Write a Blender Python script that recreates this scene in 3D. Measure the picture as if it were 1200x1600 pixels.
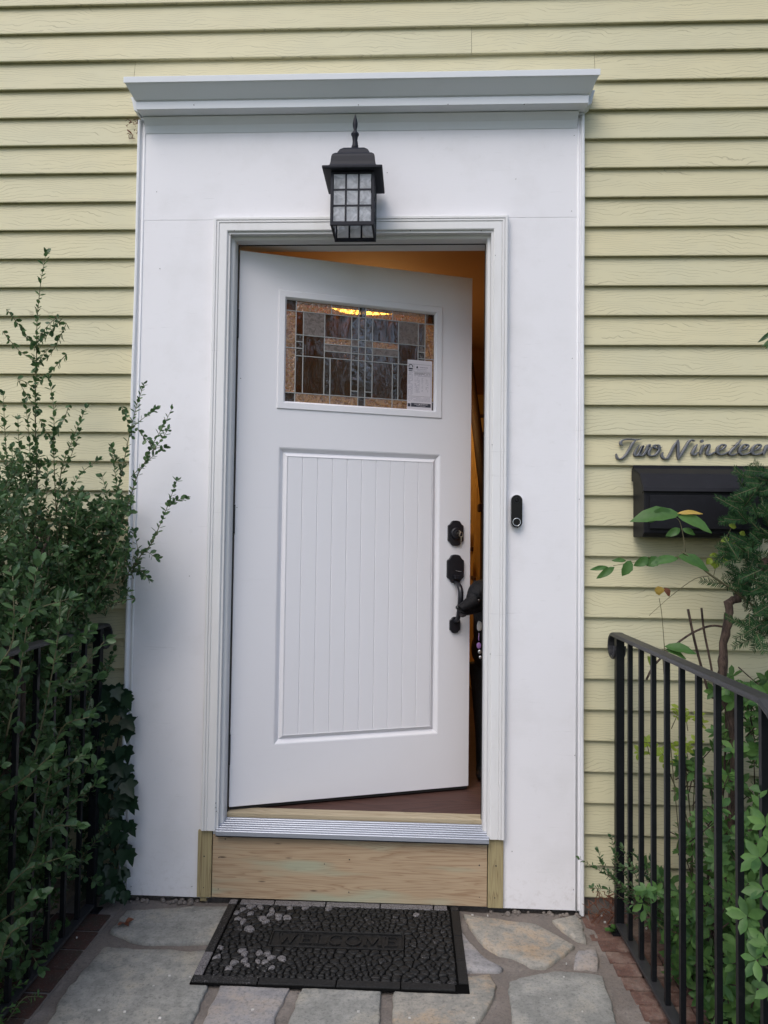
import bpy, bmesh, math, random
import numpy as np
from mathutils import Vector, Matrix, noise

for o in list(bpy.data.objects):
    bpy.data.objects.remove(o, do_unlink=True)
scene = bpy.context.scene
COL = scene.collection
R = math.radians
rnd = random.Random(7)
nrg = np.random.RandomState(11)

# ------------------------------------------------------------------ camera
CP = Vector((0.23224, -2.52758, 1.20584))
YAW, PIT, ROL, FPX = -0.04527, 0.03701, 0.01250, 1130.0
def cam_basis():
    f = Vector((math.sin(YAW)*math.cos(PIT), math.cos(YAW)*math.cos(PIT), math.sin(PIT)))
    rt = Vector((math.cos(YAW), -math.sin(YAW), 0)); up = rt.cross(f)
    c, s = math.cos(ROL), math.sin(ROL)
    return rt*c + up*s, up*c - rt*s, f
RT, UP, FW = cam_basis()
cd = bpy.data.cameras.new('camera'); cam = bpy.data.objects.new('camera', cd); COL.objects.link(cam)
cd.sensor_fit = 'VERTICAL'; cd.sensor_height = 36; cd.sensor_width = 27; cd.lens = FPX/1600*36
cd.clip_start = 0.05; cd.clip_end = 500
cam.matrix_world = Matrix(((RT.x, UP.x, -FW.x, CP.x), (RT.y, UP.y, -FW.y, CP.y), (RT.z, UP.z, -FW.z, CP.z), (0, 0, 0, 1)))
scene.camera = cam

# ------------------------------------------------------------------ light
world = bpy.data.worlds.new('World'); scene.world = world; world.use_nodes = True
wn = world.node_tree; wn.nodes.clear()
sky = wn.nodes.new('ShaderNodeTexSky'); sky.sky_type = 'NISHITA'; sky.sun_disc = False
SUN_EL, SUN_AZ = R(52), R(205)     # azimuth measured clockwise from +Y
sky.sun_elevation = SUN_EL; sky.sun_rotation = SUN_AZ
sky.air_density = 1.0; sky.dust_density = 2.2; sky.ozone_density = 1.0
bg = wn.nodes.new('ShaderNodeBackground'); bg.inputs[1].default_value = 0.15
wo = wn.nodes.new('ShaderNodeOutputWorld')
wn.links.new(sky.outputs[0], bg.inputs[0]); wn.links.new(bg.outputs[0], wo.inputs[0])
sd = bpy.data.lights.new('sun', 'SUN'); sd.energy = 0.95; sd.angle = R(40); sd.color = (1.0, 0.955, 0.90)
sun = bpy.data.objects.new('sun', sd); COL.objects.link(sun)
sdir = Vector((math.sin(SUN_AZ)*math.cos(SUN_EL), math.cos(SUN_AZ)*math.cos(SUN_EL), math.sin(SUN_EL)))
sun.rotation_euler = sdir.to_track_quat('Z', 'Y').to_euler()
scene.view_settings.view_transform = 'Standard'; scene.view_settings.look = 'None'
scene.view_settings.exposure = 0.51; scene.view_settings.gamma = 1
scene.view_settings.use_curve_mapping = False
scene.render.engine = 'CYCLES'
scene.cycles.max_bounces = 10; scene.cycles.transparent_max_bounces = 16
scene.cycles.sample_clamp_indirect = 4

# ------------------------------------------------------------------ measuring helpers
def ray(u, v):
    return FW + RT*((u-600)/FPX) + UP*((800-v)/FPX)
def aty(u, v, y=0.0):
    r = ray(u, v); return CP + r*((y-CP.y)/r.y)
def atz(u, v, z=-0.05):
    r = ray(u, v); return CP + r*((z-CP.z)/r.z)
def psize(p):
    return FPX/max(0.2, (Vector(p)-CP).dot(FW))

# ------------------------------------------------------------------ materials
def mat(name):
    m = bpy.data.materials.new(name); m.use_nodes = True; return m, m.node_tree, m.node_tree.nodes['Principled BSDF']
def N(nt, t, **kw):
    n = nt.nodes.new(t)
    for k, v in kw.items():
        if k in n.inputs.keys() if isinstance(k, str) else False: n.inputs[k].default_value = v
        else: setattr(n, k, v)
    return n
def mixc(nt, fac, a, b, blend='MIX'):
    n = nt.nodes.new('ShaderNodeMix'); n.data_type = 'RGBA'; n.blend_type = blend
    for sock, val in ((n.inputs[0], fac), (n.inputs[6], a), (n.inputs[7], b)):
        if hasattr(val, 'node'): nt.links.new(val, sock)
        elif isinstance(val, (int, float)): sock.default_value = val
        else: sock.default_value = (*val[:3], 1)
    return n.outputs[2]
def ramp(nt, src, stops):
    n = nt.nodes.new('ShaderNodeValToRGB'); el = n.color_ramp.elements
    while len(el) < len(stops): el.new(0.5)
    for e, (p, c) in zip(el, stops):
        e.position = p; e.color = (c, c, c, 1) if isinstance(c, (int, float)) else (*c, 1)
    nt.links.new(src, n.inputs[0]); return n.outputs[0]
def noisetex(nt, vec, scale, detail=4, rough=0.5, dist=0.0):
    n = nt.nodes.new('ShaderNodeTexNoise'); n.inputs['Scale'].default_value = scale; n.inputs['Detail'].default_value = detail
    n.inputs['Roughness'].default_value = rough; n.inputs['Distortion'].default_value = dist
    if vec is not None: nt.links.new(vec, n.inputs['Vector'])
    return n.outputs['Fac']
def mapping(nt, vec, scale=(1, 1, 1), rot=(0, 0, 0)):
    n = nt.nodes.new('ShaderNodeMapping'); n.inputs['Scale'].default_value = scale; n.inputs['Rotation'].default_value = rot
    nt.links.new(vec, n.inputs['Vector']); return n.outputs[0]
def wpos(nt, rand=0.0):
    g = nt.nodes.new('ShaderNodeNewGeometry').outputs['Position']
    if rand:
        oi = nt.nodes.new('ShaderNodeObjectInfo')
        c = nt.nodes.new('ShaderNodeVectorMath'); c.operation = 'MULTIPLY_ADD'
        cmb = nt.nodes.new('ShaderNodeCombineXYZ')
        for i in range(3): nt.links.new(oi.outputs['Random'], cmb.inputs[i])
        nt.links.new(cmb.outputs[0], c.inputs[0]); c.inputs[1].default_value = (rand, rand*0.37, rand*1.7)
        nt.links.new(g, c.inputs[2]); return c.outputs[0]
    return g
def math_(nt, op, a, b=None, c=None):
    n = nt.nodes.new('ShaderNodeMath'); n.operation = op
    for i, v in enumerate((a, b, c)):
        if v is None: continue
        if hasattr(v, 'node'): nt.links.new(v, n.inputs[i])
        else: n.inputs[i].default_value = v
    return n.outputs[0]
def bump(nt, bsdf, h, strength=0.3, dist=0.002, normal=None):
    b = nt.nodes.new('ShaderNodeBump'); b.inputs['Strength'].default_value = strength; b.inputs['Distance'].default_value = dist
    nt.links.new(h, b.inputs['Height'])
    if normal is not None: nt.links.new(normal, b.inputs['Normal'])
    if bsdf is not None: nt.links.new(b.outputs[0], bsdf.inputs['Normal'])
    return b.outputs[0]
def setc(b, c, rough=0.6, metal=0.0, spec=None):
    b.inputs['Base Color'].default_value = (*c, 1); b.inputs['Roughness'].default_value = rough; b.inputs['Metallic'].default_value = metal
    if spec is not None: b.inputs['Specular IOR Level'].default_value = spec

M = {}
# vinyl siding: embossed cedar grain drawn by thin broken contour lines of a stretched noise
m, nt, b = mat('vinyl_siding'); M['siding'] = m
p = wpos(nt, 41.0)
pm = mapping(nt, p, (4.5, 1.0, 9.0))
n1 = noisetex(nt, pm, 1.0, 2, 0.4)
n2 = noisetex(nt, mapping(nt, p, (38, 1, 30)), 1.0, 2, 0.5)
sp = nt.nodes.new('ShaderNodeSeparateXYZ'); nt.links.new(p, sp.inputs[0])
ph = math_(nt, 'ADD', math_(nt, 'MULTIPLY', sp.outputs[2], 95.0), math_(nt, 'ADD', math_(nt, 'MULTIPLY', n1, 9.0), math_(nt, 'MULTIPLY', n2, 0.9)))
fr = math_(nt, 'FRACT', ph)
line = ramp(nt, fr, [(0.0, 1.0), (0.05, 0.8), (0.13, 0.0), (0.90, 0.0), (1.0, 0.6)])
brk = ramp(nt, noisetex(nt, mapping(nt, p, (7, 1, 55)), 1.0, 2, 0.5), [(0.40, 0.05), (0.52, 1.0)])
line2 = math_(nt, 'MULTIPLY', line, brk)
big = noisetex(nt, p, 1.3, 3)
base = mixc(nt, ramp(nt, big, [(0.35, 0.0), (0.7, 1.0)]), (0.60, 0.55, 0.355), (0.555, 0.53, 0.365))
base = mixc(nt, ramp(nt, noisetex(nt, p, 7, 4, 0.65), [(0.5, 0.0), (0.8, 0.35)]), base, (0.52, 0.50, 0.36))
base = mixc(nt, math_(nt, 'MULTIPLY', line2, 0.72), base, (0.30, 0.27, 0.18))
nt.links.new(base, b.inputs['Base Color']); b.inputs['Roughness'].default_value = 0.55; b.inputs['Specular IOR Level'].default_value = 0.3
bump(nt, b, math_(nt, 'SUBTRACT', 1.0, line2), 0.3, 0.001)

def paint(name, c, rough=0.5, dirt=(0.60, 0.59, 0.585), damt=0.4, bs=0.12, bdist=0.0015, sc=(3, 3, 3)):
    m, nt, b = mat(name); p = wpos(nt)
    d = ramp(nt, noisetex(nt, mapping(nt, p, sc), 1.5, 6, 0.65), [(0.5, 0.0), (0.85, damt)])
    d2 = ramp(nt, noisetex(nt, p, 23, 5, 0.7), [(0.62, 0.0), (0.8, damt*0.8)])
    col = mixc(nt, d, c, dirt); col = mixc(nt, d2, col, dirt)
    sz = nt.nodes.new('ShaderNodeSeparateXYZ'); nt.links.new(p, sz.inputs[0])
    low = ramp(nt, math_(nt, 'MULTIPLY', sz.outputs[2], 3.0), [(0.0, 1.0), (0.45, 0.0)])
    spl = ramp(nt, noisetex(nt, p, 55, 5, 0.75), [(0.52, 0.0), (0.70, 0.22)])
    col = mixc(nt, math_(nt, 'MULTIPLY', low, spl), col, (0.36, 0.31, 0.27))
    scr = ramp(nt, noisetex(nt, mapping(nt, p, (5, 5, 70), (0, 0.5, 0)), 1, 3, 0.7), [(0.66, 0.0), (0.72, damt*0.6)])
    col = mixc(nt, scr, col, (0.5, 0.5, 0.5))
    nt.links.new(col, b.inputs['Base Color']); b.inputs['Roughness'].default_value = rough; b.inputs['Specular IOR Level'].default_value = 0.3
    h1 = noisetex(nt, mapping(nt, p, (18, 18, 140)), 1, 4); h2 = noisetex(nt, p, 6, 3)
    h = math_(nt, 'ADD', math_(nt, 'MULTIPLY', h1, 0.25), h2)
    bump(nt, b, h, bs, bdist); return m
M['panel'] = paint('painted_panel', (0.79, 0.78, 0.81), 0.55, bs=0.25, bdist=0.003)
M['trim'] = paint('painted_trim', (0.76, 0.765, 0.785), 0.45, bs=0.1)
M['crown'] = paint('painted_crown', (0.70, 0.725, 0.76), 0.45, damt=0.2)
M['casing'] = paint('primed_casing', (0.74, 0.735, 0.74), 0.5, (0.55, 0.53, 0.5), 0.45, sc=(8, 8, 1.2))
M['door'] = paint('door_paint', (0.735, 0.73, 0.765), 0.42, damt=0.1, bs=0.06)
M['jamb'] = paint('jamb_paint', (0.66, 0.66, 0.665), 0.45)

def wood(name, c1, c2, c3, vert=False, green=0.0, knots=True):
    m, nt, b = mat(name); p = wpos(nt, 9.0)
    sc = (26, 6, 1.1) if vert else (1.1, 6, 26)
    pm = mapping(nt, p, sc)
    w = noisetex(nt, pm, 1.0, 3, 0.5, 0.6)
    f = math_(nt, 'FRACT', math_(nt, 'MULTIPLY', w, 15.0))
    g = ramp(nt, f, [(0.0, 1.0), (0.12, 0.55), (0.6, 0.0), (0.9, 0.15), (1.0, 0.9)])
    col = mixc(nt, g, c1, c2)
    fine = noisetex(nt, mapping(nt, p, tuple(s*7 for s in sc)), 1.0, 4, 0.6)
    col = mixc(nt, ramp(nt, fine, [(0.35, 0.0), (0.7, 0.5)]), col, c3)
    if green:
        gm = ramp(nt, noisetex(nt, mapping(nt, p, (2.6, 1, 14)), 1.0, 2), [(0.54, 0.0), (0.68, green)])
        col = mixc(nt, gm, col, (0.33, 0.40, 0.30))
    if knots:
        v = nt.nodes.new('ShaderNodeTexVoronoi'); v.inputs['Scale'].default_value = 1.0
        nt.links.new(mapping(nt, p, (5, 1, 22)), v.inputs['Vector'])
        kk = ramp(nt, v.outputs['Distance'], [(0.03, 0.9), (0.09, 0.0)])
        col = mixc(nt, kk, col, (0.05, 0.03, 0.02))
    nt.links.new(col, b.inputs['Base Color']); b.inputs['Roughness'].default_value = 0.7
    bump(nt, b, g, 0.25, 0.001); return m
M['board'] = wood('treated_pine_board', (0.44, 0.33, 0.215), (0.28, 0.175, 0.10), (0.40, 0.30, 0.20), green=0.6)
M['block'] = wood('treated_pine_block', (0.37, 0.31, 0.165), (0.20, 0.14, 0.07), (0.33, 0.28, 0.16), vert=True)
M['tanwood'] = wood('threshold_wood', (0.42, 0.35, 0.24), (0.3, 0.24, 0.15), (0.4, 0.33, 0.22), knots=False)
M['floorwood'] = wood('dark_floor_wood', (0.075, 0.034, 0.026), (0.04, 0.017, 0.013), (0.065, 0.03, 0.024), knots=False)
M['railwood'] = wood('dark_rail_wood', (0.07, 0.028, 0.015), (0.03, 0.012, 0.008), (0.05, 0.02, 0.012), vert=True, knots=False)
M['goldwood'] = wood('golden_stair_wood', (0.60, 0.38, 0.14), (0.40, 0.22, 0.07), (0.58, 0.36, 0.13), vert=True, knots=False)

m, nt, b = mat('aluminium_sill'); M['alu'] = m; setc(b, (0.42, 0.45, 0.52), 0.38, 0.55)

def metal(name, c, rough=0.45, spec=0.5, wear=None, bs=0.15):
    m, nt, b = mat(name); p = wpos(nt)
    col = mixc(nt, ramp(nt, noisetex(nt, p, 30, 5, 0.7), [(0.5, 0.0), (0.8, 0.5)]), c, tuple(x*1.8+0.006 for x in c))
    if wear: col = mixc(nt, ramp(nt, noisetex(nt, p, 9, 6, 0.75), [(0.66, 0.0), (0.74, 0.6)]), col, wear)
    nt.links.new(col, b.inputs['Base Color']); b.inputs['Roughness'].default_value = rough; b.inputs['Specular IOR Level'].default_value = spec
    bump(nt, b, noisetex(nt, p, 90, 3), bs, 0.0008); return m
M['iron'] = metal('black_painted_iron', (0.007, 0.008, 0.010), 0.42, 0.25, wear=(0.03, 0.028, 0.026))
M['railtop'] = metal('worn_black_rail', (0.03, 0.03, 0.033), 0.42, 0.5, wear=(0.10, 0.095, 0.09))
M['lantern'] = metal('lantern_metal', (0.008, 0.009, 0.016), 0.55, 0.28, bs=0.3)
M['handle'] = metal('oil_black_handle', (0.010, 0.010, 0.014), 0.33, 0.5)
M['mailbox'] = metal('mailbox_metal', (0.008, 0.008, 0.011), 0.55, 0.25, bs=0.3)
M['letters'] = metal('pewter_letters', (0.10, 0.105, 0.12), 0.36, 0.7, wear=(0.30, 0.32, 0.35), bs=0.4)
M['hinge'] = metal('dark_hinge', (0.015, 0.015, 0.018), 0.4)
m, nt, b = mat('brass_key'); M['key'] = m; setc(b, (0.55, 0.47, 0.36), 0.3, 1.0)
m, nt, b = mat('black_gloss'); M['gloss'] = m; setc(b, (0.006, 0.006, 0.008), 0.22, 0, 0.2)
m, nt, b = mat('bell_body'); M['bellgrey'] = m; setc(b, (0.5, 0.51, 0.53), 0.4)
m, nt, b = mat('bell_ring'); M['ring'] = m; setc(b, (0.75, 0.78, 0.82), 0.25, 0.6)
m, nt, b = mat('weatherstrip'); M['strip'] = m; setc(b, (0.012, 0.011, 0.010), 0.8)
m, nt, b = mat('brown_foam'); M['foam'] = m; setc(b, (0.16, 0.08, 0.05), 0.8)
m, nt, b = mat('lead_came'); M['came'] = m; setc(b, (0.40, 0.39, 0.37), 0.33, 0.5)
m, nt, b = mat('brown_caulk'); M['hole'] = m; setc(b, (0.05, 0.045, 0.04), 0.8)

def glassmat(name, tint, refl_rough=0.02, bs=0.0, bscale=60, diff=None, dfac=0.0, refl=0.12, stretch=(1, 1, 1), tcol=None, var=0.35):
    m = bpy.data.materials.new(name); m.use_nodes = True; nt = m.node_tree; nt.nodes.clear()
    out = nt.nodes.new('ShaderNodeOutputMaterial'); tr = nt.nodes.new('ShaderNodeBsdfTransparent'); tr.inputs[0].default_value = (*tint, 1)
    gl = nt.nodes.new('ShaderNodeBsdfGlossy'); gl.inputs['Roughness'].default_value = refl_rough; gl.inputs[0].default_value = (1, 1, 1, 1)
    body = tr.outputs[0]
    g = wpos(nt, 17.0); h = None
    if bs:
        h = noisetex(nt, mapping(nt, g, stretch), bscale, 2, 0.5, 0.8)
    if diff:
        df = nt.nodes.new('ShaderNodeBsdfDiffuse'); df.inputs[0].default_value = (*diff, 1)
        tl = nt.nodes.new('ShaderNodeBsdfTranslucent'); tl.inputs[0].default_value = (*(tcol or diff), 1)
        mm = nt.nodes.new('ShaderNodeMixShader'); mm.inputs[0].default_value = 0.6
        nt.links.new(df.outputs[0], mm.inputs[1]); nt.links.new(tl.outputs[0], mm.inputs[2])
        m2 = nt.nodes.new('ShaderNodeMixShader')
        if h is not None:
            nt.links.new(ramp(nt, h, [(0.35, max(0, dfac-var)), (0.6, min(1, dfac+var))]), m2.inputs[0])
        else: m2.inputs[0].default_value = dfac
        nt.links.new(tr.outputs[0], m2.inputs[1]); nt.links.new(mm.outputs[0], m2.inputs[2]); body = m2.outputs[0]
    mx = nt.nodes.new('ShaderNodeMixShader'); lw = nt.nodes.new('ShaderNodeLayerWeight'); lw.inputs[0].default_value = 0.2
    f = math_(nt, 'ADD', math_(nt, 'MULTIPLY', lw.outputs['Fresnel'], 0.6), refl)
    nt.links.new(f, mx.inputs[0]); nt.links.new(body, mx.inputs[1]); nt.links.new(gl.outputs[0], mx.inputs[2])
    if h is not None:
        bb = bump(nt, None, h, bs, 0.004); nt.links.new(bb, gl.inputs['Normal']); nt.links.new(bb, lw.inputs['Normal'])
    nt.links.new(mx.outputs[0], out.inputs[0]); return m
M['lglass'] = glassmat('lantern_glass', (0.97, 0.98, 0.985), 0.03, 0.08, 34, (0.92, 0.93, 0.96), 0.50, 0.02, var=0.16)
M['bulbglass'] = glassmat('bulb_glass', (0.96, 0.97, 0.98), 0.02, refl=0.06)
M['g_seedy'] = glassmat('seedy_glass', (0.70, 0.55, 0.38), 0.05, 0.16, 30, (0.105, 0.062, 0.036), 0.5, 0.09, (1, 1, 0.35))
M['g_amber'] = glassmat('hammered_amber_glass', (0.80, 0.62, 0.36), 0.15, 1.0, 75, (0.22, 0.155, 0.085), 0.40, 0.10, (1, 1, 1), (1.0, 0.75, 0.3))
M['g_grey'] = glassmat('frosted_grey_glass', (0.4, 0.35, 0.33), 0.3, 0.2, 80, (0.36, 0.31, 0.285), 0.85, 0.05)
M['g_bevel'] = glassmat('clear_bevel_glass', (0.45, 0.38, 0.34), 0.04, 0.35, 18, (0.12, 0.085, 0.065), 0.5, 0.13)

# stone, mortar, brick, soil
def stone(name, c1, c2, c3, bs=0.35):
    m, nt, b = mat(name); p = wpos(nt, 5.0)
    a = noisetex(nt, p, 14, 8, 0.7); c = noisetex(nt, p, 110, 6, 0.75)
    col = mixc(nt, ramp(nt, a, [(0.40, 0.0), (0.60, 1.0)]), tuple(x*0.86 for x in c1), c2)
    col = mixc(nt, ramp(nt, noisetex(nt, p, 7, 7, 0.7), [(0.50, 0.0), (0.66, 0.8)]), col, c3)
    col = mixc(nt, ramp(nt, noisetex(nt, mapping(nt, p, (9, 26, 9), (0, 0, 0.5)), 1, 6, 0.7), [(0.52, 0.0), (0.68, 0.45)]), col, tuple(x*0.62 for x in c1))
    col = mixc(nt, ramp(nt, c, [(0.34, 0.5), (0.50, 0.0)]), col, (0.05, 0.055, 0.055))
    col = mixc(nt, ramp(nt, noisetex(nt, p, 210, 4, 0.75), [(0.58, 0.0), (0.75, 0.35)]), col, (0.46, 0.45, 0.43))
    nt.links.new(col, b.inputs['Base Color']); b.inputs['Roughness'].default_value = 0.85
    h = math_(nt, 'ADD', math_(nt, 'MULTIPLY', a, 1.2), math_(nt, 'MULTIPLY', c, 0.35))
    bump(nt, b, h, bs, 0.006); return m
M['stone_blue'] = stone('blue_grey_flagstone', (0.26, 0.26, 0.24), (0.335, 0.33, 0.305), (0.34, 0.31, 0.25))
M['stone_tan'] = stone('tan_grey_flagstone', (0.29, 0.28, 0.25), (0.38, 0.35, 0.30), (0.42, 0.29, 0.17), 0.6)
M['stone_lilac'] = stone('lilac_grey_flagstone', (0.28, 0.27, 0.275), (0.35, 0.335, 0.33), (0.33, 0.27, 0.22))
M['mortar'] = stone('brown_mortar', (0.225, 0.19, 0.165), (0.155, 0.135, 0.12), (0.29, 0.255, 0.225), 1.0)
M['brick'] = stone('red_brick', (0.115, 0.055, 0.040), (0.18, 0.10, 0.077), (0.22, 0.165, 0.135), 0.8)
M['brickdark'] = stone('mossy_dark_brick', (0.075, 0.028, 0.018), (0.05, 0.028, 0.02), (0.03, 0.035, 0.02), 0.5)
M['soil'] = stone('dark_soil', (0.035, 0.024, 0.016), (0.02, 0.014, 0.01), (0.05, 0.035, 0.02), 0.9)
m, nt, b = mat('lawn'); M['lawn'] = m; p = wpos(nt)
nt.links.new(mixc(nt, noisetex(nt, p, 3, 8, 0.7), (0.03, 0.055, 0.018), (0.06, 0.09, 0.03)), b.inputs['Base Color']); b.inputs['Roughness'].default_value = 0.9
bump(nt, b, noisetex(nt, p, 60, 5), 0.8, 0.03)

def rubber(name, worn):
    m, nt, b = mat(name); p = wpos(nt)
    a = noisetex(nt, p, 140, 5, 0.75)
    col = mixc(nt, ramp(nt, a, [(0.45, 0.0), (0.7, 0.7)]), (0.011, 0.011, 0.011), (0.034, 0.034, 0.035))
    if worn:
        w = ramp(nt, noisetex(nt, p, 230, 5, 0.8), [(0.62-worn*0.42, 0.0), (0.72-worn*0.42, 1.0)])
        col = mixc(nt, w, col, (0.19, 0.18, 0.185))
    nt.links.new(col, b.inputs['Base Color']); b.inputs['Roughness'].default_value = 0.5; b.inputs['Specular IOR Level'].default_value = 0.22
    bump(nt, b, a, 0.35, 0.001); return m
m, nt, b = mat('shaded_rubber_base'); M['rubbase'] = m; setc(b, (0.004, 0.004, 0.004), 0.9, 0, 0.05)  # base blacker than the pebbles, painting shade into the gaps between them
M['rub0'] = rubber('black_rubber', 0); M['rub1'] = rubber('scuffed_rubber', 0.16); M['rub2'] = rubber('grey_worn_rubber', 0.50)

def leafmat(name, c1, c2, rough=0.4, trans=0.25, spec=0.4, island=True):
    m = bpy.data.materials.new(name); m.use_nodes = True; nt = m.node_tree; b = nt.nodes['Principled BSDF']
    g = nt.nodes.new('ShaderNodeNewGeometry'); oi = nt.nodes.new('ShaderNodeObjectInfo')
    r = math_(nt, 'FRACT', math_(nt, 'ADD', g.outputs['Random Per Island'], oi.outputs['Random']))
    col = mixc(nt, r, c1, c2)
    r2 = math_(nt, 'FRACT', math_(nt, 'MULTIPLY', r, 7.31))
    col = mixc(nt, math_(nt, 'MULTIPLY', r2, 0.5), col, tuple(x*0.55 for x in c1))
    col = mixc(nt, ramp(nt, noisetex(nt, g.outputs['Position'], 90, 3), [(0.4, 0.0), (0.8, 0.3)]), col, tuple(x*1.5 for x in c2))
    nt.links.new(col, b.inputs['Base Color']); b.inputs['Roughness'].default_value = rough; b.inputs['Specular IOR Level'].default_value = spec
    tl = nt.nodes.new('ShaderNodeBsdfTranslucent'); nt.links.new(mixc(nt, 0.5, col, tuple(min(1, x*2.2) for x in c2)), tl.inputs[0])
    mx = nt.nodes.new('ShaderNodeMixShader'); mx.inputs[0].default_value = trans
    out = nt.nodes['Material Output']
    nt.links.new(b.outputs[0], mx.inputs[1]); nt.links.new(tl.outputs[0], mx.inputs[2]); nt.links.new(mx.outputs[0], out.inputs[0])
    return m
M['holly'] = leafmat('holly_leaf', (0.024, 0.064, 0.026), (0.090, 0.165, 0.062), 0.40, 0.25, 0.42)
M['azalea'] = leafmat('azalea_leaf', (0.036, 0.100, 0.032), (0.120, 0.230, 0.062), 0.45, 0.3, 0.3)
M['limeleaf'] = leafmat('lime_leaf', (0.19, 0.27, 0.03), (0.28, 0.36, 0.05), 0.5, 0.35)
M['yew'] = leafmat('yew_needle', (0.012, 0.042, 0.018), (0.032, 0.082, 0.022), 0.6, 0.1, 0.15)
M['sapling'] = leafmat('sapling_leaf', (0.05, 0.13, 0.03), (0.075, 0.165, 0.04), 0.5, 0.3)
M['yellowleaf'] = leafmat('yellow_leaf', (0.45, 0.28, 0.05), (0.5, 0.34, 0.08), 0.6, 0.3)
M['brownleaf'] = leafmat('brown_leaf', (0.14, 0.05, 0.03), (0.2, 0.08, 0.04), 0.7, 0.1)
M['ivy'] = leafmat('ivy_leaf', (0.010, 0.030, 0.016), (0.022, 0.050, 0.024), 0.4, 0.1)
M['treeleaf'] = leafmat('tree_leaf', (0.03, 0.06, 0.02), (0.07, 0.10, 0.03), 0.5, 0.25)
M['pebble'] = leafmat('pebble', (0.4, 0.39, 0.37), (0.6, 0.58, 0.55), 0.8, 0.0)
m, nt, b = mat('bark'); M['bark'] = m; p = wpos(nt)
nt.links.new(mixc(nt, ramp(nt, noisetex(nt, mapping(nt, p, (75, 75, 12)), 1, 6, 0.75), [(0.38, 0.0), (0.62, 1.0)]), (0.018, 0.010, 0.008), (0.12, 0.078, 0.058)), b.inputs['Base Color'])
b.inputs['Roughness'].default_value = 0.85; bump(nt, b, noisetex(nt, mapping(nt, p, (90, 90, 14)), 1, 6, 0.75), 1.0, 0.009)
m, nt, b = mat('green_twig'); M['twig'] = m; setc(b, (0.11, 0.10, 0.05), 0.7)
m, nt, b = mat('black_fur'); M['fur'] = m; p = wpos(nt)
spx = nt.nodes.new('ShaderNodeSeparateXYZ'); nt.links.new(p, spx.inputs[0])
fn = noisetex(nt, mapping(nt, p, (260, 120, 90)), 1, 3, 0.7)
nt.links.new(mixc(nt, ramp(nt, fn, [(0.4, 0.0), (0.8, 1.0)]), (0.004, 0.004, 0.005), (0.014, 0.014, 0.018)), b.inputs['Base Color'])
b.inputs['Roughness'].default_value = 0.6; b.inputs['Specular IOR Level'].default_value = 0.25; bump(nt, b, fn, 0.7, 0.004)
m, nt, b = mat('white_fur'); M['whitefur'] = m; setc(b, (0.5, 0.48, 0.46), 0.8)
m, nt, b = mat('grey_muzzle'); M['greyfur'] = m; setc(b, (0.045, 0.04, 0.042), 0.8, 0, 0.1)
m, nt, b = mat('dog_eye'); M['eye'] = m; setc(b, (0.02, 0.010, 0.006), 0.08, 0, 0.8)
m, nt, b = mat('wet_nose'); M['nose'] = m; setc(b, (0.008, 0.008, 0.009), 0.25)
m, nt, b = mat('purple_tag'); M['purple'] = m; setc(b, (0.30, 0.16, 0.42), 0.3)
m, nt, b = mat('silver_tag'); M['silver'] = m; setc(b, (0.6, 0.6, 0.62), 0.3, 0.9)
def plaster(name, c):
    m, nt, b = mat(name); p = wpos(nt); setc(b, c, 0.8)
    bump(nt, b, noisetex(nt, p, 40, 4), 0.1, 0.002); return m
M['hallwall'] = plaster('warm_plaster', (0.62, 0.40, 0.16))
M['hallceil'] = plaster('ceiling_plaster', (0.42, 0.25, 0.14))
m, nt, b = mat('lamp_glow'); M['glow'] = m; setc(b, (1, 0.8, 0.5), 0.5)
b.inputs['Emission Color'].default_value = (1.0, 0.72, 0.26, 1); b.inputs['Emission Strength'].default_value = 14.0
m, nt, b = mat('paper'); M['paper'] = m; setc(b, (0.62, 0.58, 0.62), 0.35)
m, nt, b = mat('ink'); M['ink'] = m; setc(b, (0.03, 0.03, 0.045), 0.6)
m, nt, b = mat('pale_ink'); M['ink2'] = m; setc(b, (0.28, 0.26, 0.32), 0.6)

# ------------------------------------------------------------------ object helpers
def tag(o, label=None, cat=None, group=None, kind=None):
    if label: o['label'] = label
    if cat: o['category'] = cat
    if group: o['group'] = group
    if kind: o['kind'] = kind
    return o
def empty(name, loc=(0, 0, 0), rz=0.0):
    o = bpy.data.objects.new(name, None); COL.objects.link(o); o.location = loc; o.rotation_euler = (0, 0, rz); o.empty_display_size = 0.1
    return o
def link(name, me, m, parent=None, smooth=False, bev=0.0, seg=2):
    o = bpy.data.objects.new(name, me); COL.objects.link(o)
    if m is not None and not me.materials:
        for mm in (m if isinstance(m, (list, tuple)) else [m]): me.materials.append(mm)
    if parent: o.parent = parent
    if smooth:
        for f in me.polygons: f.use_smooth = True
    if bev:
        md = o.modifiers.new('bevel', 'BEVEL'); md.width = bev; md.segments = seg; md.limit_method = 'ANGLE'; md.angle_limit = R(35)
    return o
def pyd(name, v, f, m, parent=None, smooth=False, bev=0.0, seg=2, recalc=True):
    me = bpy.data.meshes.new(name); me.from_pydata([tuple(x) for x in v], [], f)
    if recalc:
        bm = bmesh.new(); bm.from_mesh(me); bmesh.ops.recalc_face_normals(bm, faces=bm.faces); bm.to_mesh(me); bm.free()
    me.update(); return link(name, me, m, parent, smooth, bev, seg)
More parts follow.
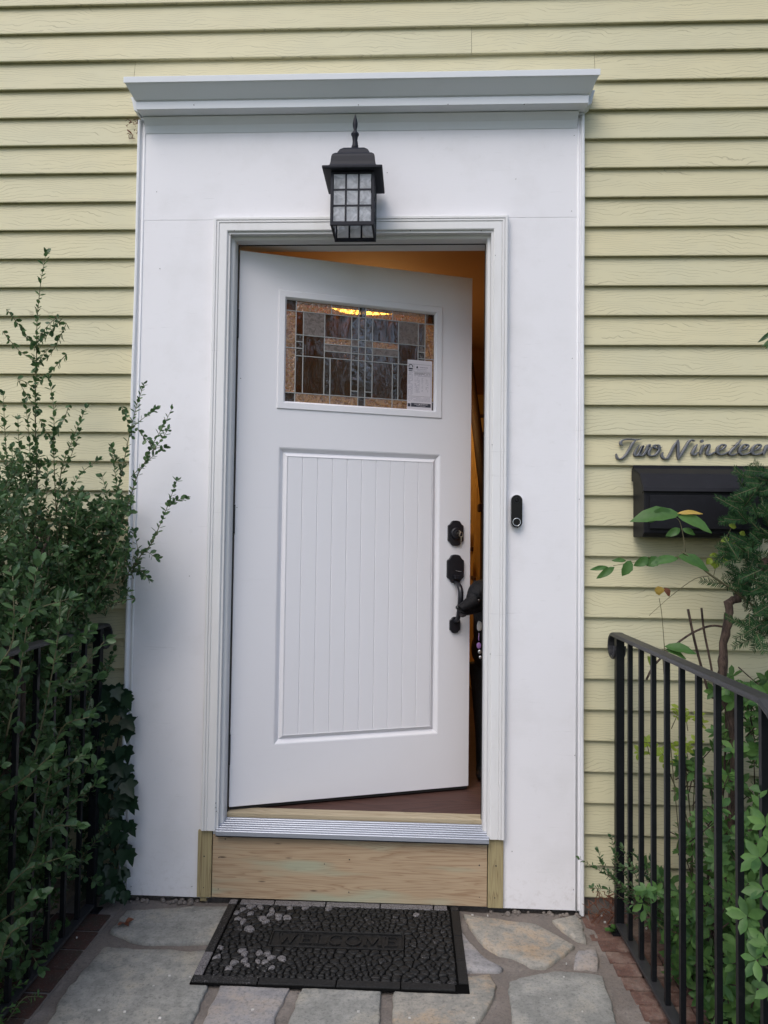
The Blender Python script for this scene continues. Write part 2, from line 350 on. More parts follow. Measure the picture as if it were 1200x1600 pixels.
class MB:
    def __init__(s): s.v = []; s.f = []
    def add(s, v, f):
        k = len(s.v); s.v += [tuple(x) for x in v]; s.f += [tuple(i+k for i in q) for q in f]; return s
    def box(s, x0, x1, y0, y1, z0, z1):
        return s.add([(x0, y0, z0), (x1, y0, z0), (x1, y1, z0), (x0, y1, z0), (x0, y0, z1), (x1, y0, z1), (x1, y1, z1), (x0, y1, z1)],
                     [(0, 3, 2, 1), (4, 5, 6, 7), (0, 1, 5, 4), (1, 2, 6, 5), (2, 3, 7, 6), (3, 0, 4, 7)])
    def prism(s, pts, y0, y1):      # polygon in xz extruded along y
        n = len(pts)
        return s.add([(a, y0, c) for a, c in pts]+[(a, y1, c) for a, c in pts],
                     [tuple(range(n)), tuple(range(2*n-1, n-1, -1))]+[(i, (i+1) % n, n+(i+1) % n, n+i) for i in range(n)])
    def prismx(s, pts, x0, x1):     # polygon in yz extruded along x
        n = len(pts)
        return s.add([(x0, a, c) for a, c in pts]+[(x1, a, c) for a, c in pts],
                     [tuple(range(n)), tuple(range(2*n-1, n-1, -1))]+[(i, (i+1) % n, n+(i+1) % n, n+i) for i in range(n)])
    def prismz(s, pts, z0, z1):
        n = len(pts)
        return s.add([(a, c, z0) for a, c in pts]+[(a, c, z1) for a, c in pts],
                     [tuple(range(n)), tuple(range(2*n-1, n-1, -1))]+[(i, (i+1) % n, n+(i+1) % n, n+i) for i in range(n)])
    def tube(s, pts, rad, n=8, cap=True):
        pts = [Vector(q) for q in pts]
        rr = rad if hasattr(rad, '__len__') else [rad]*len(pts)
        k = len(s.v); ref = None
        for i, q in enumerate(pts):
            d = (pts[min(i+1, len(pts)-1)]-pts[max(i-1, 0)]).normalized()
            if ref is None: ref = d.orthogonal().normalized()
            ref = (ref-d*ref.dot(d)).normalized(); bi = d.cross(ref)
            for j in range(n):
                a = 2*math.pi*j/n; w = q+(ref*math.cos(a)+bi*math.sin(a))*rr[i]; s.v.append(tuple(w))
        for i in range(len(pts)-1):
            for j in range(n):
                s.f.append((k+i*n+j, k+i*n+(j+1) % n, k+(i+1)*n+(j+1) % n, k+(i+1)*n+j))
        if cap:
            s.f.append(tuple(k+j for j in range(n-1, -1, -1))); e = k+(len(pts)-1)*n; s.f.append(tuple(e+j for j in range(n)))
        return s
    def lathe(s, prof, cx, cy, n=16, sq=1.0):
        k = len(s.v)
        for r_, z in prof:
            for j in range(n):
                a = 2*math.pi*j/n; s.v.append((cx+r_*math.cos(a), cy+r_*sq*math.sin(a), z))
        for i in range(len(prof)-1):
            for j in range(n): s.f.append((k+i*n+j, k+i*n+(j+1) % n, k+(i+1)*n+(j+1) % n, k+(i+1)*n+j))
        s.f.append(tuple(k+j for j in range(n-1, -1, -1))); e = k+(len(prof)-1)*n; s.f.append(tuple(e+j for j in range(n)))
        return s
    def build(s, name, m, parent=None, smooth=False, bev=0.0, seg=2, recalc=True):
        return pyd(name, s.v, s.f, m, parent, smooth, bev, seg, recalc)
def box(name, m, parent, x0, x1, y0, y1, z0, z1, bev=0.0):
    return MB().box(x0, x1, y0, y1, z0, z1).build(name, m, parent, bev=bev)
def catmull(pts, n=6):
    P = [Vector(p) for p in pts]; P = [P[0]*2-P[1]]+P+[P[-1]*2-P[-2]]; out = []
    for i in range(1, len(P)-2):
        for k in range(n):
            t = k/n; a, b_, c, d = P[i-1], P[i], P[i+1], P[i+2]
            out.append(0.5*((2*b_)+(c-a)*t+(2*a-5*b_+4*c-d)*t*t+(3*b_-a-3*c+d)*t**3))
    out.append(P[-2]); return out
def frame_seg(side, rect, prof, openb=False):
    """one member of a mitred rectangular frame; prof = closed list of (outward offset d, y)"""
    x0, z0, x1, z1 = rect; n = len(prof); A = []; B = []
    for d, y in prof:
        zb = z0 if openb else z0-d
        if side == 'left': A.append((x0-d, y, zb)); B.append((x0-d, y, z1+d))
        if side == 'right': A.append((x1+d, y, zb)); B.append((x1+d, y, z1+d))
        if side == 'top': A.append((x0-d, y, z1+d)); B.append((x1+d, y, z1+d))
        if side == 'bottom': A.append((x0-d, y, z0-d)); B.append((x1+d, y, z0-d))
    return MB().add(A+B, [tuple(range(n)), tuple(range(2*n-1, n-1, -1))]+[(i, (i+1) % n, n+(i+1) % n, n+i) for i in range(n)])
def plate_holes(xs, zs, holes, y0, y1):
    mb = MB(); nx, nz = len(xs), len(zs)
    V = [(x, y0, z) for z in zs for x in xs]+[(x, y1, z) for z in zs for x in xs]; off = nx*nz
    solid = lambda i, j: 0 <= i < nx-1 and 0 <= j < nz-1 and (i, j) not in holes
    F = []
    for j in range(nz-1):
        for i in range(nx-1):
            if not solid(i, j): continue
            a, b_, c, d = j*nx+i, j*nx+i+1, (j+1)*nx+i+1, (j+1)*nx+i
            F += [(a, b_, c, d), (off+d, off+c, off+b_, off+a)]
            for (di, dj, e) in ((-1, 0, (d, a)), (1, 0, (b_, c)), (0, -1, (a, b_)), (0, 1, (c, d))):
                if not solid(i+di, j+dj): F.append((e[1], e[0], off+e[0], off+e[1]))
    return mb.add(V, F)

# ================================================================== GROUND
GZ = -0.055
lawn = MB().add([(-250, -250, -0.46), (250, -250, -0.46), (250, 250, -0.46), (-250, 250, -0.46)], [(0, 1, 2, 3)]).build('ground', M['lawn']); tag(lawn, kind='structure')
path = MB().box(-0.75, 0.95, -7.0, -1.72, -0.50, -0.405).build('path', M['mortar']); tag(path, kind='structure')
bedl = MB()
def bumpy_sheet(name, x0, x1, y0, y1, z, m, amp=0.02, n=26):
    V = []; F = []
    for j in range(n+1):
        for i in range(n+1):
            x = x0+(x1-x0)*i/n; y = y0+(y1-y0)*j/n
            V.append((x, y, z+amp*noise.noise(Vector((x*6, y*6, 3.1)))+amp*0.5*noise.noise(Vector((x*21, y*21, 1.1)))))
    for j in range(n):
        for i in range(n):
            a = j*(n+1)+i; F.append((a, a+1, a+n+2, a+n+1))
    o = pyd(name, V, F, m, smooth=True); return tag(o, kind='structure')
bumpy_sheet('soil_bed', -2.6, -0.93, -2.2, 0.02, -0.13, M['soil'])
bumpy_sheet('soil_bed', 1.02, 2.9, -2.2, 0.02, -0.13, M['soil'])

landing = MB().box(-0.95, 1.03, -1.06, 0.0, -0.30, GZ-0.012).build('landing', M['mortar']); tag(landing, kind='structure')
# rough mortar skin
V = []; F = []; nx, ny = 90, 50
for j in range(ny+1):
    for i in range(nx+1):
        y = -1.055+1.045*j/ny; xr = 0.824+0.10*max(0, -y-0.2); x = -0.76+(xr+0.76)*i/nx
        V.append((x, y, GZ-0.002+0.004*noise.noise(Vector((x*14, y*14, 0)))+0.0025*noise.noise(Vector((x*50, y*50, 5)))))
for j in range(ny):
    for i in range(nx):
        a = j*(nx+1)+i; F.append((a, a+1, a+nx+2, a+nx+1))
pyd('mortar_bed', V, F, M['mortar'], landing, smooth=True)
step = MB().box(-0.95, 1.03, -1.40, -1.065, -0.46, -0.175).build('step', M['mortar'], landing)
step = MB().box(-0.95, 1.03, -1.74, -1.405, -0.46, -0.29).build('step', M['mortar'], landing)

stones = [
 ('blue', [(197, 1424), (345, 1416), (420, 1420), (400, 1472), (330, 1473), (240, 1475), (203, 1470), (171, 1457), (187, 1436)]),
 ('blue', [(163, 1481), (300, 1488), (330, 1487), (322, 1545), (300, 1600), (285, 1650), (58, 1650), (75, 1600), (105, 1545)]),
 ('lilac', [(345, 1542), (400, 1530), (455, 1540), (430, 1590), (425, 1650), (305, 1650), (318, 1595)]),
 ('blue', [(472, 1540), (597, 1540), (592, 1600), (590, 1650), (440, 1650), (454, 1590)]),
 ('tan', [(640, 1530), (765, 1525), (776, 1541), (765, 1575), (745, 1600), (735, 1650), (612, 1650), (615, 1552)]),
 ('lilac', [(690, 1445), (723, 1458), (738, 1478), (760, 1500), (786, 1514), (780, 1519), (730, 1517), (690, 1515)]),
 ('tan', [(723, 1429), (787, 1438), (840, 1445), (872, 1463), (897, 1479), (883, 1493), (851, 1512), (829, 1512), (808, 1498), (781, 1491), (755, 1476), (736, 1452)]),
 ('tan', [(861, 1438), (899, 1431), (909, 1440), (916, 1472), (901, 1469), (880, 1455)]),
 ('lilac', [(903, 1487), (931, 1484), (936, 1500), (933, 1514), (897, 1513), (897, 1500)]),
 ('blue', [(795, 1535), (840, 1522), (867, 1519), (920, 1522), (941, 1526), (947, 1545), (957, 1572), (963, 1600), (975, 1650), (808, 1650), (800, 1600), (797, 1570)]),
]
def flag(poly, kind, zt=None):
    n0 = len(poly); P = []
    for i in range(n0):
        a, b_ = poly[i], poly[(i+1) % n0]; L = (b_-a).length; k = max(1, int(L/0.018))
        for t in range(k):
            q = a.lerp(b_, t/k); P.append(q)
    c = sum(P, Vector((0, 0)))/len(P); zt = GZ+0.0095 if zt is None else zt
    ring = []
    for q in P:
        w = 0.0065*noise.noise(Vector((q.x*30, q.y*30, 2)))+0.005*noise.noise(Vector((q.x*90, q.y*90, 7)))
        d = (q-c).normalized(); ring.append(q+d*w)
    n = len(ring); V = []; F = []
    for f_, z in ((1.0, GZ-0.012), (1.0, zt-0.004)): V += [(q.x, q.y, z+0.0015*noise.noise(Vector((q.x*40, q.y*40, 9)))) for q in ring]
    for off in (0.005, 0.04, 0.11):
        for q in ring:
            d = q-c; L = d.length; s_ = max(0.1, 1-off/max(L, 1e-3)); w = c+d*s_
            V.append((w.x, w.y, zt+0.003*noise.noise(Vector((w.x*11, w.y*11, 4)))+0.0012*noise.noise(Vector((w.x*45, w.y*45, 4)))))
    V.append((c.x, c.y, zt))
    for r_ in range(4):
        for i in range(n): F.append((r_*n+i, r_*n+(i+1) % n, (r_+1)*n+(i+1) % n, (r_+1)*n+i))
    F += [(4*n+i, 4*n+(i+1) % n, 5*n) for i in range(n)]
    return pyd('flagstone', V, F, M['stone_'+kind], landing, smooth=True)
for kind, px in stones:
    flag([atz(u, v, GZ+0.005).xy for u, v in px], kind)
for kind, pl in (('blue', [(-0.30, -0.10), (-0.02, -0.09), (0.0, -0.25), (-0.1, -0.40), (-0.30, -0.40)]), ('tan', [(0.05, -0.09), (0.30, -0.10), (0.27, -0.40), (-0.02, -0.41)]),
                 ('tan', [(-0.70, -0.80), (-0.33, -0.79), (-0.36, -1.03), (-0.72, -1.03)]), ('blue', [(-0.29, -0.76), (0.12, -0.75), (0.1, -1.03), (-0.31, -1.03)]),
                 ('lilac', [(0.17, -0.74), (0.4, -0.74), (0.42, -1.03), (0.15, -1.03)]), ('tan', [(0.46, -0.75), (0.80, -0.74), (0.82, -1.03), (0.47, -1.03)])):
    flag([Vector(q) for q in pl], kind)

edging = empty('brick_edging', (0.9, -0.5, GZ)); tag(edging, kind='structure')
def brick(parent, x0, x1, y0, y1, z, m):
    j = lambda a: a+rnd.uniform(-0.0025, 0.0025)
    o = box('brick', m, None, j(x0), j(x1), j(y0), j(y1), GZ-0.03, z+rnd.uniform(-0.003, 0.003), 0.003)
    o.parent = parent; o.matrix_parent_inverse = parent.matrix_world.inverted() if False else Matrix.Translation(-Vector(parent.location)); return o
for i in range(14):
    y1 = -0.165-i*0.0645; y0 = y1-0.0555; xa = 0.822+0.10*(-y1-0.2)
    jt = (0.93, 0.99, 0.90, 1.0)[i % 4]+rnd.uniform(-0.01, 0.01)
    brick(edging, xa, jt-0.004, y0, y1, GZ+0.004, M['brick']); brick(edging, jt+0.004, 1.04, y0, y1, GZ+0.004, M['brick'])
bumpy_sheet('dirt_strip', 0.80, 1.04, -0.165, 0.0, GZ+0.0, M['brick'], 0.006, 12)
edgl = empty('brick_edging', (-0.85, -0.5, GZ)); tag(edgl, kind='structure')
for i in range(9):
    y1 = -0.12-i*0.105; y0 = y1-0.097
    brick(edgl, -0.952, -0.765, y0, y1, GZ+0.004, M['brickdark'])
box('brick_joint', M['mortar'], None, -0.957, -0.757, -1.05, -0.0, GZ-0.04, GZ-0.001)
bpy.data.objects['brick_joint'].parent = landing
box('brick_joint', M['brickdark'], landing, 0.80, 1.045, -1.05, -0.002, GZ-0.04, GZ-0.007)

# ================================================================== HOUSE WALL
PX0, PX1 = -0.780, 0.802            # outer edges of the white surround
SP = 0.105; Z0 = 3.1498
wall = empty('house_wall', (0, 0.05, 0)); tag(wall, 'pale yellow clapboard house wall with wood grain vinyl siding behind the doorway', 'wall')
def kid(o, p):
    o.parent = p; o.matrix_parent_inverse = Matrix.Translation(-Vector(p.location)); return o
WX0, WX1 = -3.6, 3.8
kid(plate_holes([WX0, -0.50, 0.53, WX1], [-0.30, 0.19, 2.31, 4.0], {(1, 1)}, 0.0175, 0.125).build('wall_sheathing', M['mortar']), wall)
bmesh_cache = {}
def board(x0, x1, zb, dy=0.0):
    key = round(x1-x0, 3)
    if key not in bmesh_cache:
        L = x1-x0; n = max(1, int(L/0.3)); prof = [(0.0165, 0.0028), (0.0030, 0.0016), (0.0015, -0.0004), (0.0, 0.0012), (-0.0002, 0.004), (0.0150, SP+0.005)]
        V = []; F = []; q = len(prof)
        for i in range(n+1):
            for a, c in prof: V.append((L*i/n, a, c))
        for i in range(n):
            for j in range(q): F.append((i*q+j, i*q+(j+1) % q, (i+1)*q+(j+1) % q, (i+1)*q+j))
        F += [tuple(range(q)), tuple(range((n+1)*q-1, n*q-1, -1))]
        me = bpy.data.meshes.new('siding_board'); me.from_pydata(V, [], F)
        bm = bmesh.new(); bm.from_mesh(me); bmesh.ops.recalc_face_normals(bm, faces=bm.faces); bm.to_mesh(me); bm.free()
        me.materials.append(M['siding']); bmesh_cache[key] = me
    o = bpy.data.objects.new('siding_board', bmesh_cache[key]); COL.objects.link(o)
    o.location = (x0, dy, zb); o.rotation_euler = (0, rnd.uniform(-0.0006, 0.0006), 0); kid(o, wall)
seam1 = aty(737, 70).x; seam2 = aty(209, 105).x; seam3 = aty(930, 105).x
for k in range(-6, 31):
    zb = Z0-k*SP
    if zb > 4.0-SP: continue
    if k >= 5:
        board(WX0, PX0+0.004, zb); board(PX1-0.004, WX1, zb)
    elif k == 3:
        board(WX0, seam2-0.0007, zb, 0.0); board(seam2+0.0007, seam3-0.0006, zb, -0.0006); board(seam3+0.0006, WX1, zb, 0.0)
    elif k == 2:
        board(WX0, seam1-0.0006, zb, -0.0008); board(seam1+0.0006, WX1, zb, 0.0004)
    elif k == 4:
        board(WX0, PX1-0.2, zb, 0.0002); board(PX1-0.21, WX1, zb, -0.0008)
    else:
        s_ = rnd.uniform(-1.6, -1.0); board(WX0, s_, zb); board(s_-0.01, WX1, zb, 0.0008)

# ================================================================== DOOR SURROUND
PF = -0.012                       # face of the painted panels
ZS = 2.700                        # soffit height
sur = empty('door_surround', (0.01, 0.0, 0.0)); tag(sur, 'white painted plywood surround with crown moulding around the front doorway', 'door surround')
P = lambda o: kid(o, sur)
SEAM = 2.338
P(box('panel', M['panel'], None, PX0+0.002, -0.47, PF, 0.0170, -0.040, SEAM-0.0001, 0.0006))
P(box('panel', M['panel'], None, 0.50, PX1-0.004, PF, 0.0170, -0.040, SEAM-0.0001, 0.0006))
P(box('panel', M['panel'], None, PX0+0.002, PX1-0.004, PF-0.0006, 0.0168, SEAM, ZS+0.03, 0.0006))
# edge trims with wandering edge
def edge_trim(xa, xb, y, wob, name='edge_trim', flip=1):
    n = 60; V = []; F = []
    for i in range(n+1):
        z = -0.052+(ZS+0.052)*i/n
        w = wob*noise.noise(Vector((z*2.3, xa*7, 0)))*(1.0 if z > 0.5 else 2.2)
        a, b_ = xa+w, xb+w
        for x, yy in ((a, 0.013), (a, y), ((a*2+b_)/3, y-0.002), ((a+b_*2)/3, y-0.001), (b_, PF+0.001), (b_, 0.013)): V.append((x, yy, z))
    for i in range(n):
        for j in range(6): F.append((i*6+j, i*6+(j+1) % 6, (i+1)*6+(j+1) % 6, (i+1)*6+j))
    F += [tuple(range(6)), tuple(range(n*6+5, n*6-1, -1))]
    return P(pyd(name, V, F, M['trim'], smooth=False))
edge_trim(PX0-0.004, PX0+0.009, -0.024, 0.002)
edge_trim(PX1+0.003, PX1-0.010, -0.022, 0.003)
# inner bead next to the trims
V = MB().tube([(PX0+0.018, PF-0.001, -0.04), (PX0+0.018, PF-0.001, 1.3), (PX0+0.017, PF-0.001, ZS)], 0.0045, 6); P(V.build('caulk_bead', M['trim'], smooth=True))
V = MB().tube([(PX1-0.018, PF-0.001, -0.04), (PX1-0.019, PF-0.001, 1.3), (PX1-0.017, PF-0.001, ZS)], 0.0035, 6); P(V.build('caulk_bead', M['trim'], smooth=True))
# frieze under the soffit; cove slope added so the band shades darker
P(MB().prismx([(PF-0.0005, ZS-0.046), (PF-0.003, ZS-0.045), (PF-0.012, ZS-0.022), (PF-0.030, ZS-0.002), (PF-0.030, ZS), (PF+0.001, ZS)], PX0+0.022, PX1-0.022).build('frieze_cove', M['crown']))
# crown moulding
prof = [(0.012, ZS, 0.0), (-0.080, ZS+0.004, 0.001), (-0.080, ZS+0.033, 0.003), (-0.0855, ZS+0.034, 0.005), (-0.122, ZS+0.071, 0.026), (-0.1255, ZS+0.0715, 0.030), (-0.1265, ZS+0.0925, 0.030), (-0.115, ZS+0.096, 0.030), (0.0125, ZS+0.104, 0.028)]
n = len(prof)
V = [(PX0+0.012-o_-0.0, y, z) for y, z, o_ in prof]+[(PX1+0.001+o_, y, z) for y, z, o_ in prof]
V = [(x+(0.012 if i in (0,) else 0), y, z) for i, (x, y, z) in enumerate(V)]
P(pyd('crown_moulding', V, [tuple(range(n)), tuple(range(2*n-1, n-1, -1))]+[(i, (i+1) % n, n+(i+1) % n, n+i) for i in range(n)], M['crown'], bev=0.0012))
for sx, xe in ((-1, PX0+0.004), (1, PX1+0.006)):
    pts = [(xe, ZS+0.012), (xe+sx*0.014, ZS+0.022), (xe+sx*0.020, ZS+0.05), (xe+sx*0.026, ZS+0.068), (xe, ZS+0.068)]
    P(MB().prism(pts, -0.050, -0.0).build('crown_return', M['crown'], bev=0.001))
P(box('soffit_patch', M['crown'], None, 0.62, 0.80, -0.030, 0.012, ZS-0.004, ZS-0.0005, 0.001))
P(box('soffit_patch', M['crown'], None, -0.77, -0.72, -0.034, 0.012, ZS-0.005, ZS-0.0005, 0.001))
mb = MB()
for u, v, y in ((303, 164, -0.0805), (560, 164, -0.0805), (819, 163, -0.0805), (700, 163, -0.0805)):
    q = aty(u, v, y); mb.tube([(q.x, y-0.0008, q.z), (q.x, y+0.002, q.z)], 0.0016, 7)
for u, v in ((605, 270), (897, 212), (905, 780), (806, 280), (250, 420), (215, 1120), (245, 300), (893, 330), (894, 560), (898, 1180), (800, 1330), (896, 1390), (205, 1385), (300, 1385), (296, 900)):
    q = aty(u, v, PF); mb.tube([(q.x, PF-0.002, q.z), (q.x, PF+0.002, q.z)], 0.0013, 6)
P(mb.build('nail_heads', M['hole']))
# wasp nest scraps
nest = MB()
for i in range(16):
    q = aty(rnd.uniform(200, 217), rnd.uniform(186, 212), -0.004); a = rnd.uniform(0, 6.28); L = rnd.uniform(0.003, 0.014)
    nest.tube([q, q+Vector((math.cos(a)*L, -0.003, math.sin(a)*L)), q+Vector((math.cos(a+0.8)*L*1.6, -0.001, math.sin(a+0.5)*L*1.3))], [0.0012, 0.0014, 0.0005], 5)
nest.tube([aty(199, 203, -0.004), aty(204, 207, -0.006), aty(207, 211, -0.004)], [0.0022, 0.003, 0.001], 6)
tag(nest.build('old_wasp_nest', M['brownleaf']), 'crumbled brown wasp nest scraps on the siding below the left end of the crown', 'nest', kind=None)

# ================================================================== DOOR FRAME
fr = empty('door_frame', (0.02, 0.0, 0.19)); tag(fr, 'white door casing, jamb and ribbed aluminium sill over a bare pine riser board', 'door frame')
Fm = lambda o: kid(o, fr)
CX0, CX1, CZ0, CZ1 = -0.447, 0.490, 0.197, 2.287      # inner edge of the casing
CASP = [(0.0, PF+0.002), (0.0, -0.034), (0.003, -0.036), (0.027, -0.036), (0.029, -0.0335), (0.031, -0.0375), (0.0365, -0.0375), (0.038, -0.034), (0.040, -0.0385), (0.047, -0.0385), (0.049, -0.034), (0.051, -0.033), (0.0515, PF+0.002)]
for s_ in ('left', 'top', 'right'):
    Fm(frame_seg(s_, (CX0, CZ0, CX1, CZ1), CASP, True).build('casing', M['casing']))
# outer jamb reveal (stepped), three sides
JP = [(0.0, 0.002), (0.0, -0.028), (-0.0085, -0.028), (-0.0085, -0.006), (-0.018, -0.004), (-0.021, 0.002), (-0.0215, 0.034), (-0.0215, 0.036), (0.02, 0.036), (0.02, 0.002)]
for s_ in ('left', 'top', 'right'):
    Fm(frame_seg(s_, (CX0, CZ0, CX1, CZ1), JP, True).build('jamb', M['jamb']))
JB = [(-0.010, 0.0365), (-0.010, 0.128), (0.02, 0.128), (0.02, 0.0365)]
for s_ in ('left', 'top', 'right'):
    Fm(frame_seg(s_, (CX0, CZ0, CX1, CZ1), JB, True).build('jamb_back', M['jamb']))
WS = [(-0.0105, 0.0362), (-0.0235, 0.0355), (-0.0245, 0.0385), (-0.0215, 0.0425), (-0.0105, 0.0425)]
for s_ in ('left', 'top', 'right'):
    Fm(frame_seg(s_, (CX0, CZ0, CX1, CZ1), WS, True).build('weatherstrip', M['strip']))
# sill: base in dark metal paints shade into the grooves between ribs
Fm(MB().prismx([(0.034, 0.180), (-0.0415, 0.180), (-0.0415, 0.1965), (0.034, 0.2195)], CX0+0.0035, CX1-0.0035).build('sill', M['hinge']))
for i in range(7):
    y0 = -0.0430+i*0.0107; z = 0.1975+(y0+0.0415)*0.305
    Fm(MB().prismx([(y0, z-0.012 if i == 0 else z-0.001), (y0, z+0.0022), (y0+0.0010, z+0.0034), (y0+0.0062, z+0.0048), (y0+0.0070, z+0.0036), (y0+0.0070, z-0.001)], CX0+0.0032, CX1-0.0032).build('sill_rib', M['alu']))
Fm(box('sill_cap', M['tanwood'], None, CX0+0.012, CX1-0.012, 0.0343, 0.085, 0.18, 0.2365, 0.004))
Fm(box('riser_board', M['board'], None, -0.4585, 0.4835, -0.020, 0.012, -0.034, 0.1795, 0.0015))
Fm(box('filler_block', M['block'], None, -0.510, -0.461, -0.023, -0.0128, -0.034, 0.1925, 0.0015))
Fm(box('filler_block', M['block'], None, 0.486, 0.538, -0.023, -0.0128, -0.036, 0.1925, 0.0015))
Fm(box('sill_nose', M['jamb'], None, -0.4585, 0.4835, -0.018, 0.03, 0.1798, 0.1945))
Fm(box('spacer_block', M['block'], None, -0.500, -0.478, -0.015, 0.012, -0.0505, -0.0345))
mb = MB()
for u, v, y in ((352, 1311, -.0203), (342, 1340, -.0203), (341, 1389, -.0203), (546, 1343, -.0203), (545, 1394, -.0203), (319, 1338, -.0233), (318, 1387, -.0233), (749, 1352, -.0203), (749, 1402, -.0203), (775, 1353, -.0233), (773, 1403, -.0233), (507, 1350, -.0203)):
    q = aty(u, v, y); mb.tube([(q.x, y-0.0006, q.z), (q.x, y+0.003, q.z)], rnd.uniform(0.0016, 0.0028), 7)
for u, v in ((359, 367), (366, 360), (641, 360), (752, 360), (774, 399), (792, 424), (376, 591), (769, 695), (370, 793), (337, 1255), (782, 1249), (338, 1268), (337, 1262), (766, 1022)):
    q = aty(u, v, -0.0362); mb.tube([(q.x, -0.0368, q.z), (q.x, -0.033, q.z)], 0.0013, 6)
Fm(mb.build('nail_holes', M['hole']))

# ================================================================== HALLWAY
hf = MB().box(-1.2, 2.4, 0.086, 6.0, 0.15, 0.232).build('hallway_floor', M['floorwood']); tag(hf, kind='structure')
hw = MB(); hw.box(-0.9, -0.8, 0.126, 6.0, 0.2325, 2.9); hw.box(2.0, 2.1, 0.126, 6.0, 0.2325, 2.9); hw.box(-0.8, 2.0, 5.0, 5.1, 0.2325, 2.9)
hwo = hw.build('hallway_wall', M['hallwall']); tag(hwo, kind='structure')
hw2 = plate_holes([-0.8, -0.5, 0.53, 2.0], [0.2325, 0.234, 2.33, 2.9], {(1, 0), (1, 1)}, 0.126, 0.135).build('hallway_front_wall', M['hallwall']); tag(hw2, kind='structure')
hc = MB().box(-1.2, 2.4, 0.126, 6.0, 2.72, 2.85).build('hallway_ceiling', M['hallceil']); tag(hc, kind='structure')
bk = MB().box(-1.3, 2.5, 6.0, 6.1, -0.4, 4.0).box(-1.3, -1.21, 0.126, 6.0, -0.4, 4.0).box(2.41, 2.5, 0.126, 6.0, -0.4, 4.0).box(-1.3, 2.5, 0.126, 6.1, 3.9, 4.0).build('house_shell', M['mortar']); tag(bk, kind='structure')
# staircase
st = empty('staircase', (1.1, 2.6, 0.232)); tag(st, 'golden wooden staircase seen through the gap beside the open door', 'staircase')
S_ = lambda o: kid(o, st)
sx0, sx1, sy0, rise, tread = 0.60, 1.45, 1.25, 0.185, 0.235
pts = [(sy0, 0.233)]
for i in range(11):
    S_(box('riser', M['goldwood'], None, sx0+0.02, sx1, sy0+i*tread, sy0+i*tread+0.02, 0.233+i*rise, 0.233+(i+1)*rise-0.026))
    S_(box('tread', M['railwood'], None, sx0-0.012, sx1, sy0+i*tread-0.02, sy0+(i+1)*tread+0.012, 0.233+(i+1)*rise-0.025, 0.233+(i+1)*rise, 0.004))
    pts += [(sy0+i*tread, 0.233+(i+1)*rise-0.026), (sy0+(i+1)*tread, 0.233+(i+1)*rise-0.026)]
pts += [(sy0+11*tread, 0.233)]
S_(MB().prismx(pts, sx0, sx0+0.019).build('stringer', M['goldwood']))
S_(MB().box(sx0-0.04, sx0+0.05, sy0-0.12, sy0-0.03, 0.233, 1.35).box(sx0-0.055, sx0+0.065, sy0-0.135, sy0-0.015, 1.35, 1.39).build('newel_post', M['railwood'], bev=0.006))
ra = Vector((sx0+0.01, sy0-0.06, 1.22)); rb = Vector((sx0+0.01, sy0+11*tread, 1.22+11.2*rise))
hr = MB(); hr.tube([ra, ra.lerp(rb, 0.5), rb], 0.032, 8); S_(hr.build('handrail', M['railwood'], smooth=True))
for i in range(20):
    y = sy0+0.06+i*tread/2; zt = 1.20+(y-sy0+0.06)*rise/tread; zb = 0.233+(int((y-sy0)/tread)+1)*rise
    if zt < 2.7: S_(MB().lathe([(0.011, zb), (0.017, zb+0.1), (0.010, zb+0.2), (0.016, zt-0.25), (0.010, zt)], sx0+0.01, y, 8).build('baluster', M['goldwood'], smooth=True))
# hall lamp
hl = empty('ceiling_lamp', (-0.12, 2.02, 2.72)); tag(hl, 'glowing warm ceiling lamp in the hallway seen through the stained glass', 'ceiling lamp')
kid(MB().lathe([(0.09, 2.718), (0.09, 2.70), (0.03, 2.69)], -0.12, 2.02, 20).build('canopy', M['key'], smooth=True), hl)
kid(MB().lathe([(0.03, 2.700), (0.26, 2.692), (0.27, 2.674), (0.22, 2.652), (0.08, 2.642), (0.005, 2.640)], -0.06, 2.0, 28, 0.42).build('shade', M['glow'], smooth=True), hl)
ld = bpy.data.lights.new('hall_bulb', 'POINT'); ld.energy = 5.0; ld.color = (1.0, 0.56, 0.22); ld.shadow_soft_size = 0.12
lo = bpy.data.objects.new('hall_bulb', ld); COL.objects.link(lo); lo.location = (-0.12, 2.02, 2.40); kid(lo, hl)

# ================================================================== FRONT DOOR
TH = R(18.7); HX, HY = -0.421, 0.0435
door = empty('front_door', (HX, HY, 0.0), TH); tag(door, 'white front door standing ajar with stained glass window and beadboard panel', 'door')
DW, DZ0, DZ1 = 0.914, 0.249, 2.250
WR = (0.143, 1.677, 0.788, 2.122); PR = (0.138, 0.458, 0.786, 1.536)
plate_holes([0.0, WR[0]+0.012, PR[2]-0.002, DW], [DZ0, PR[1], PR[3], WR[1]+0.012, WR[3]-0.012, DZ1], {(1, 1), (1, 3)}, 0.0, 0.044).build('slab', M['door'], door, bev=0.0015)
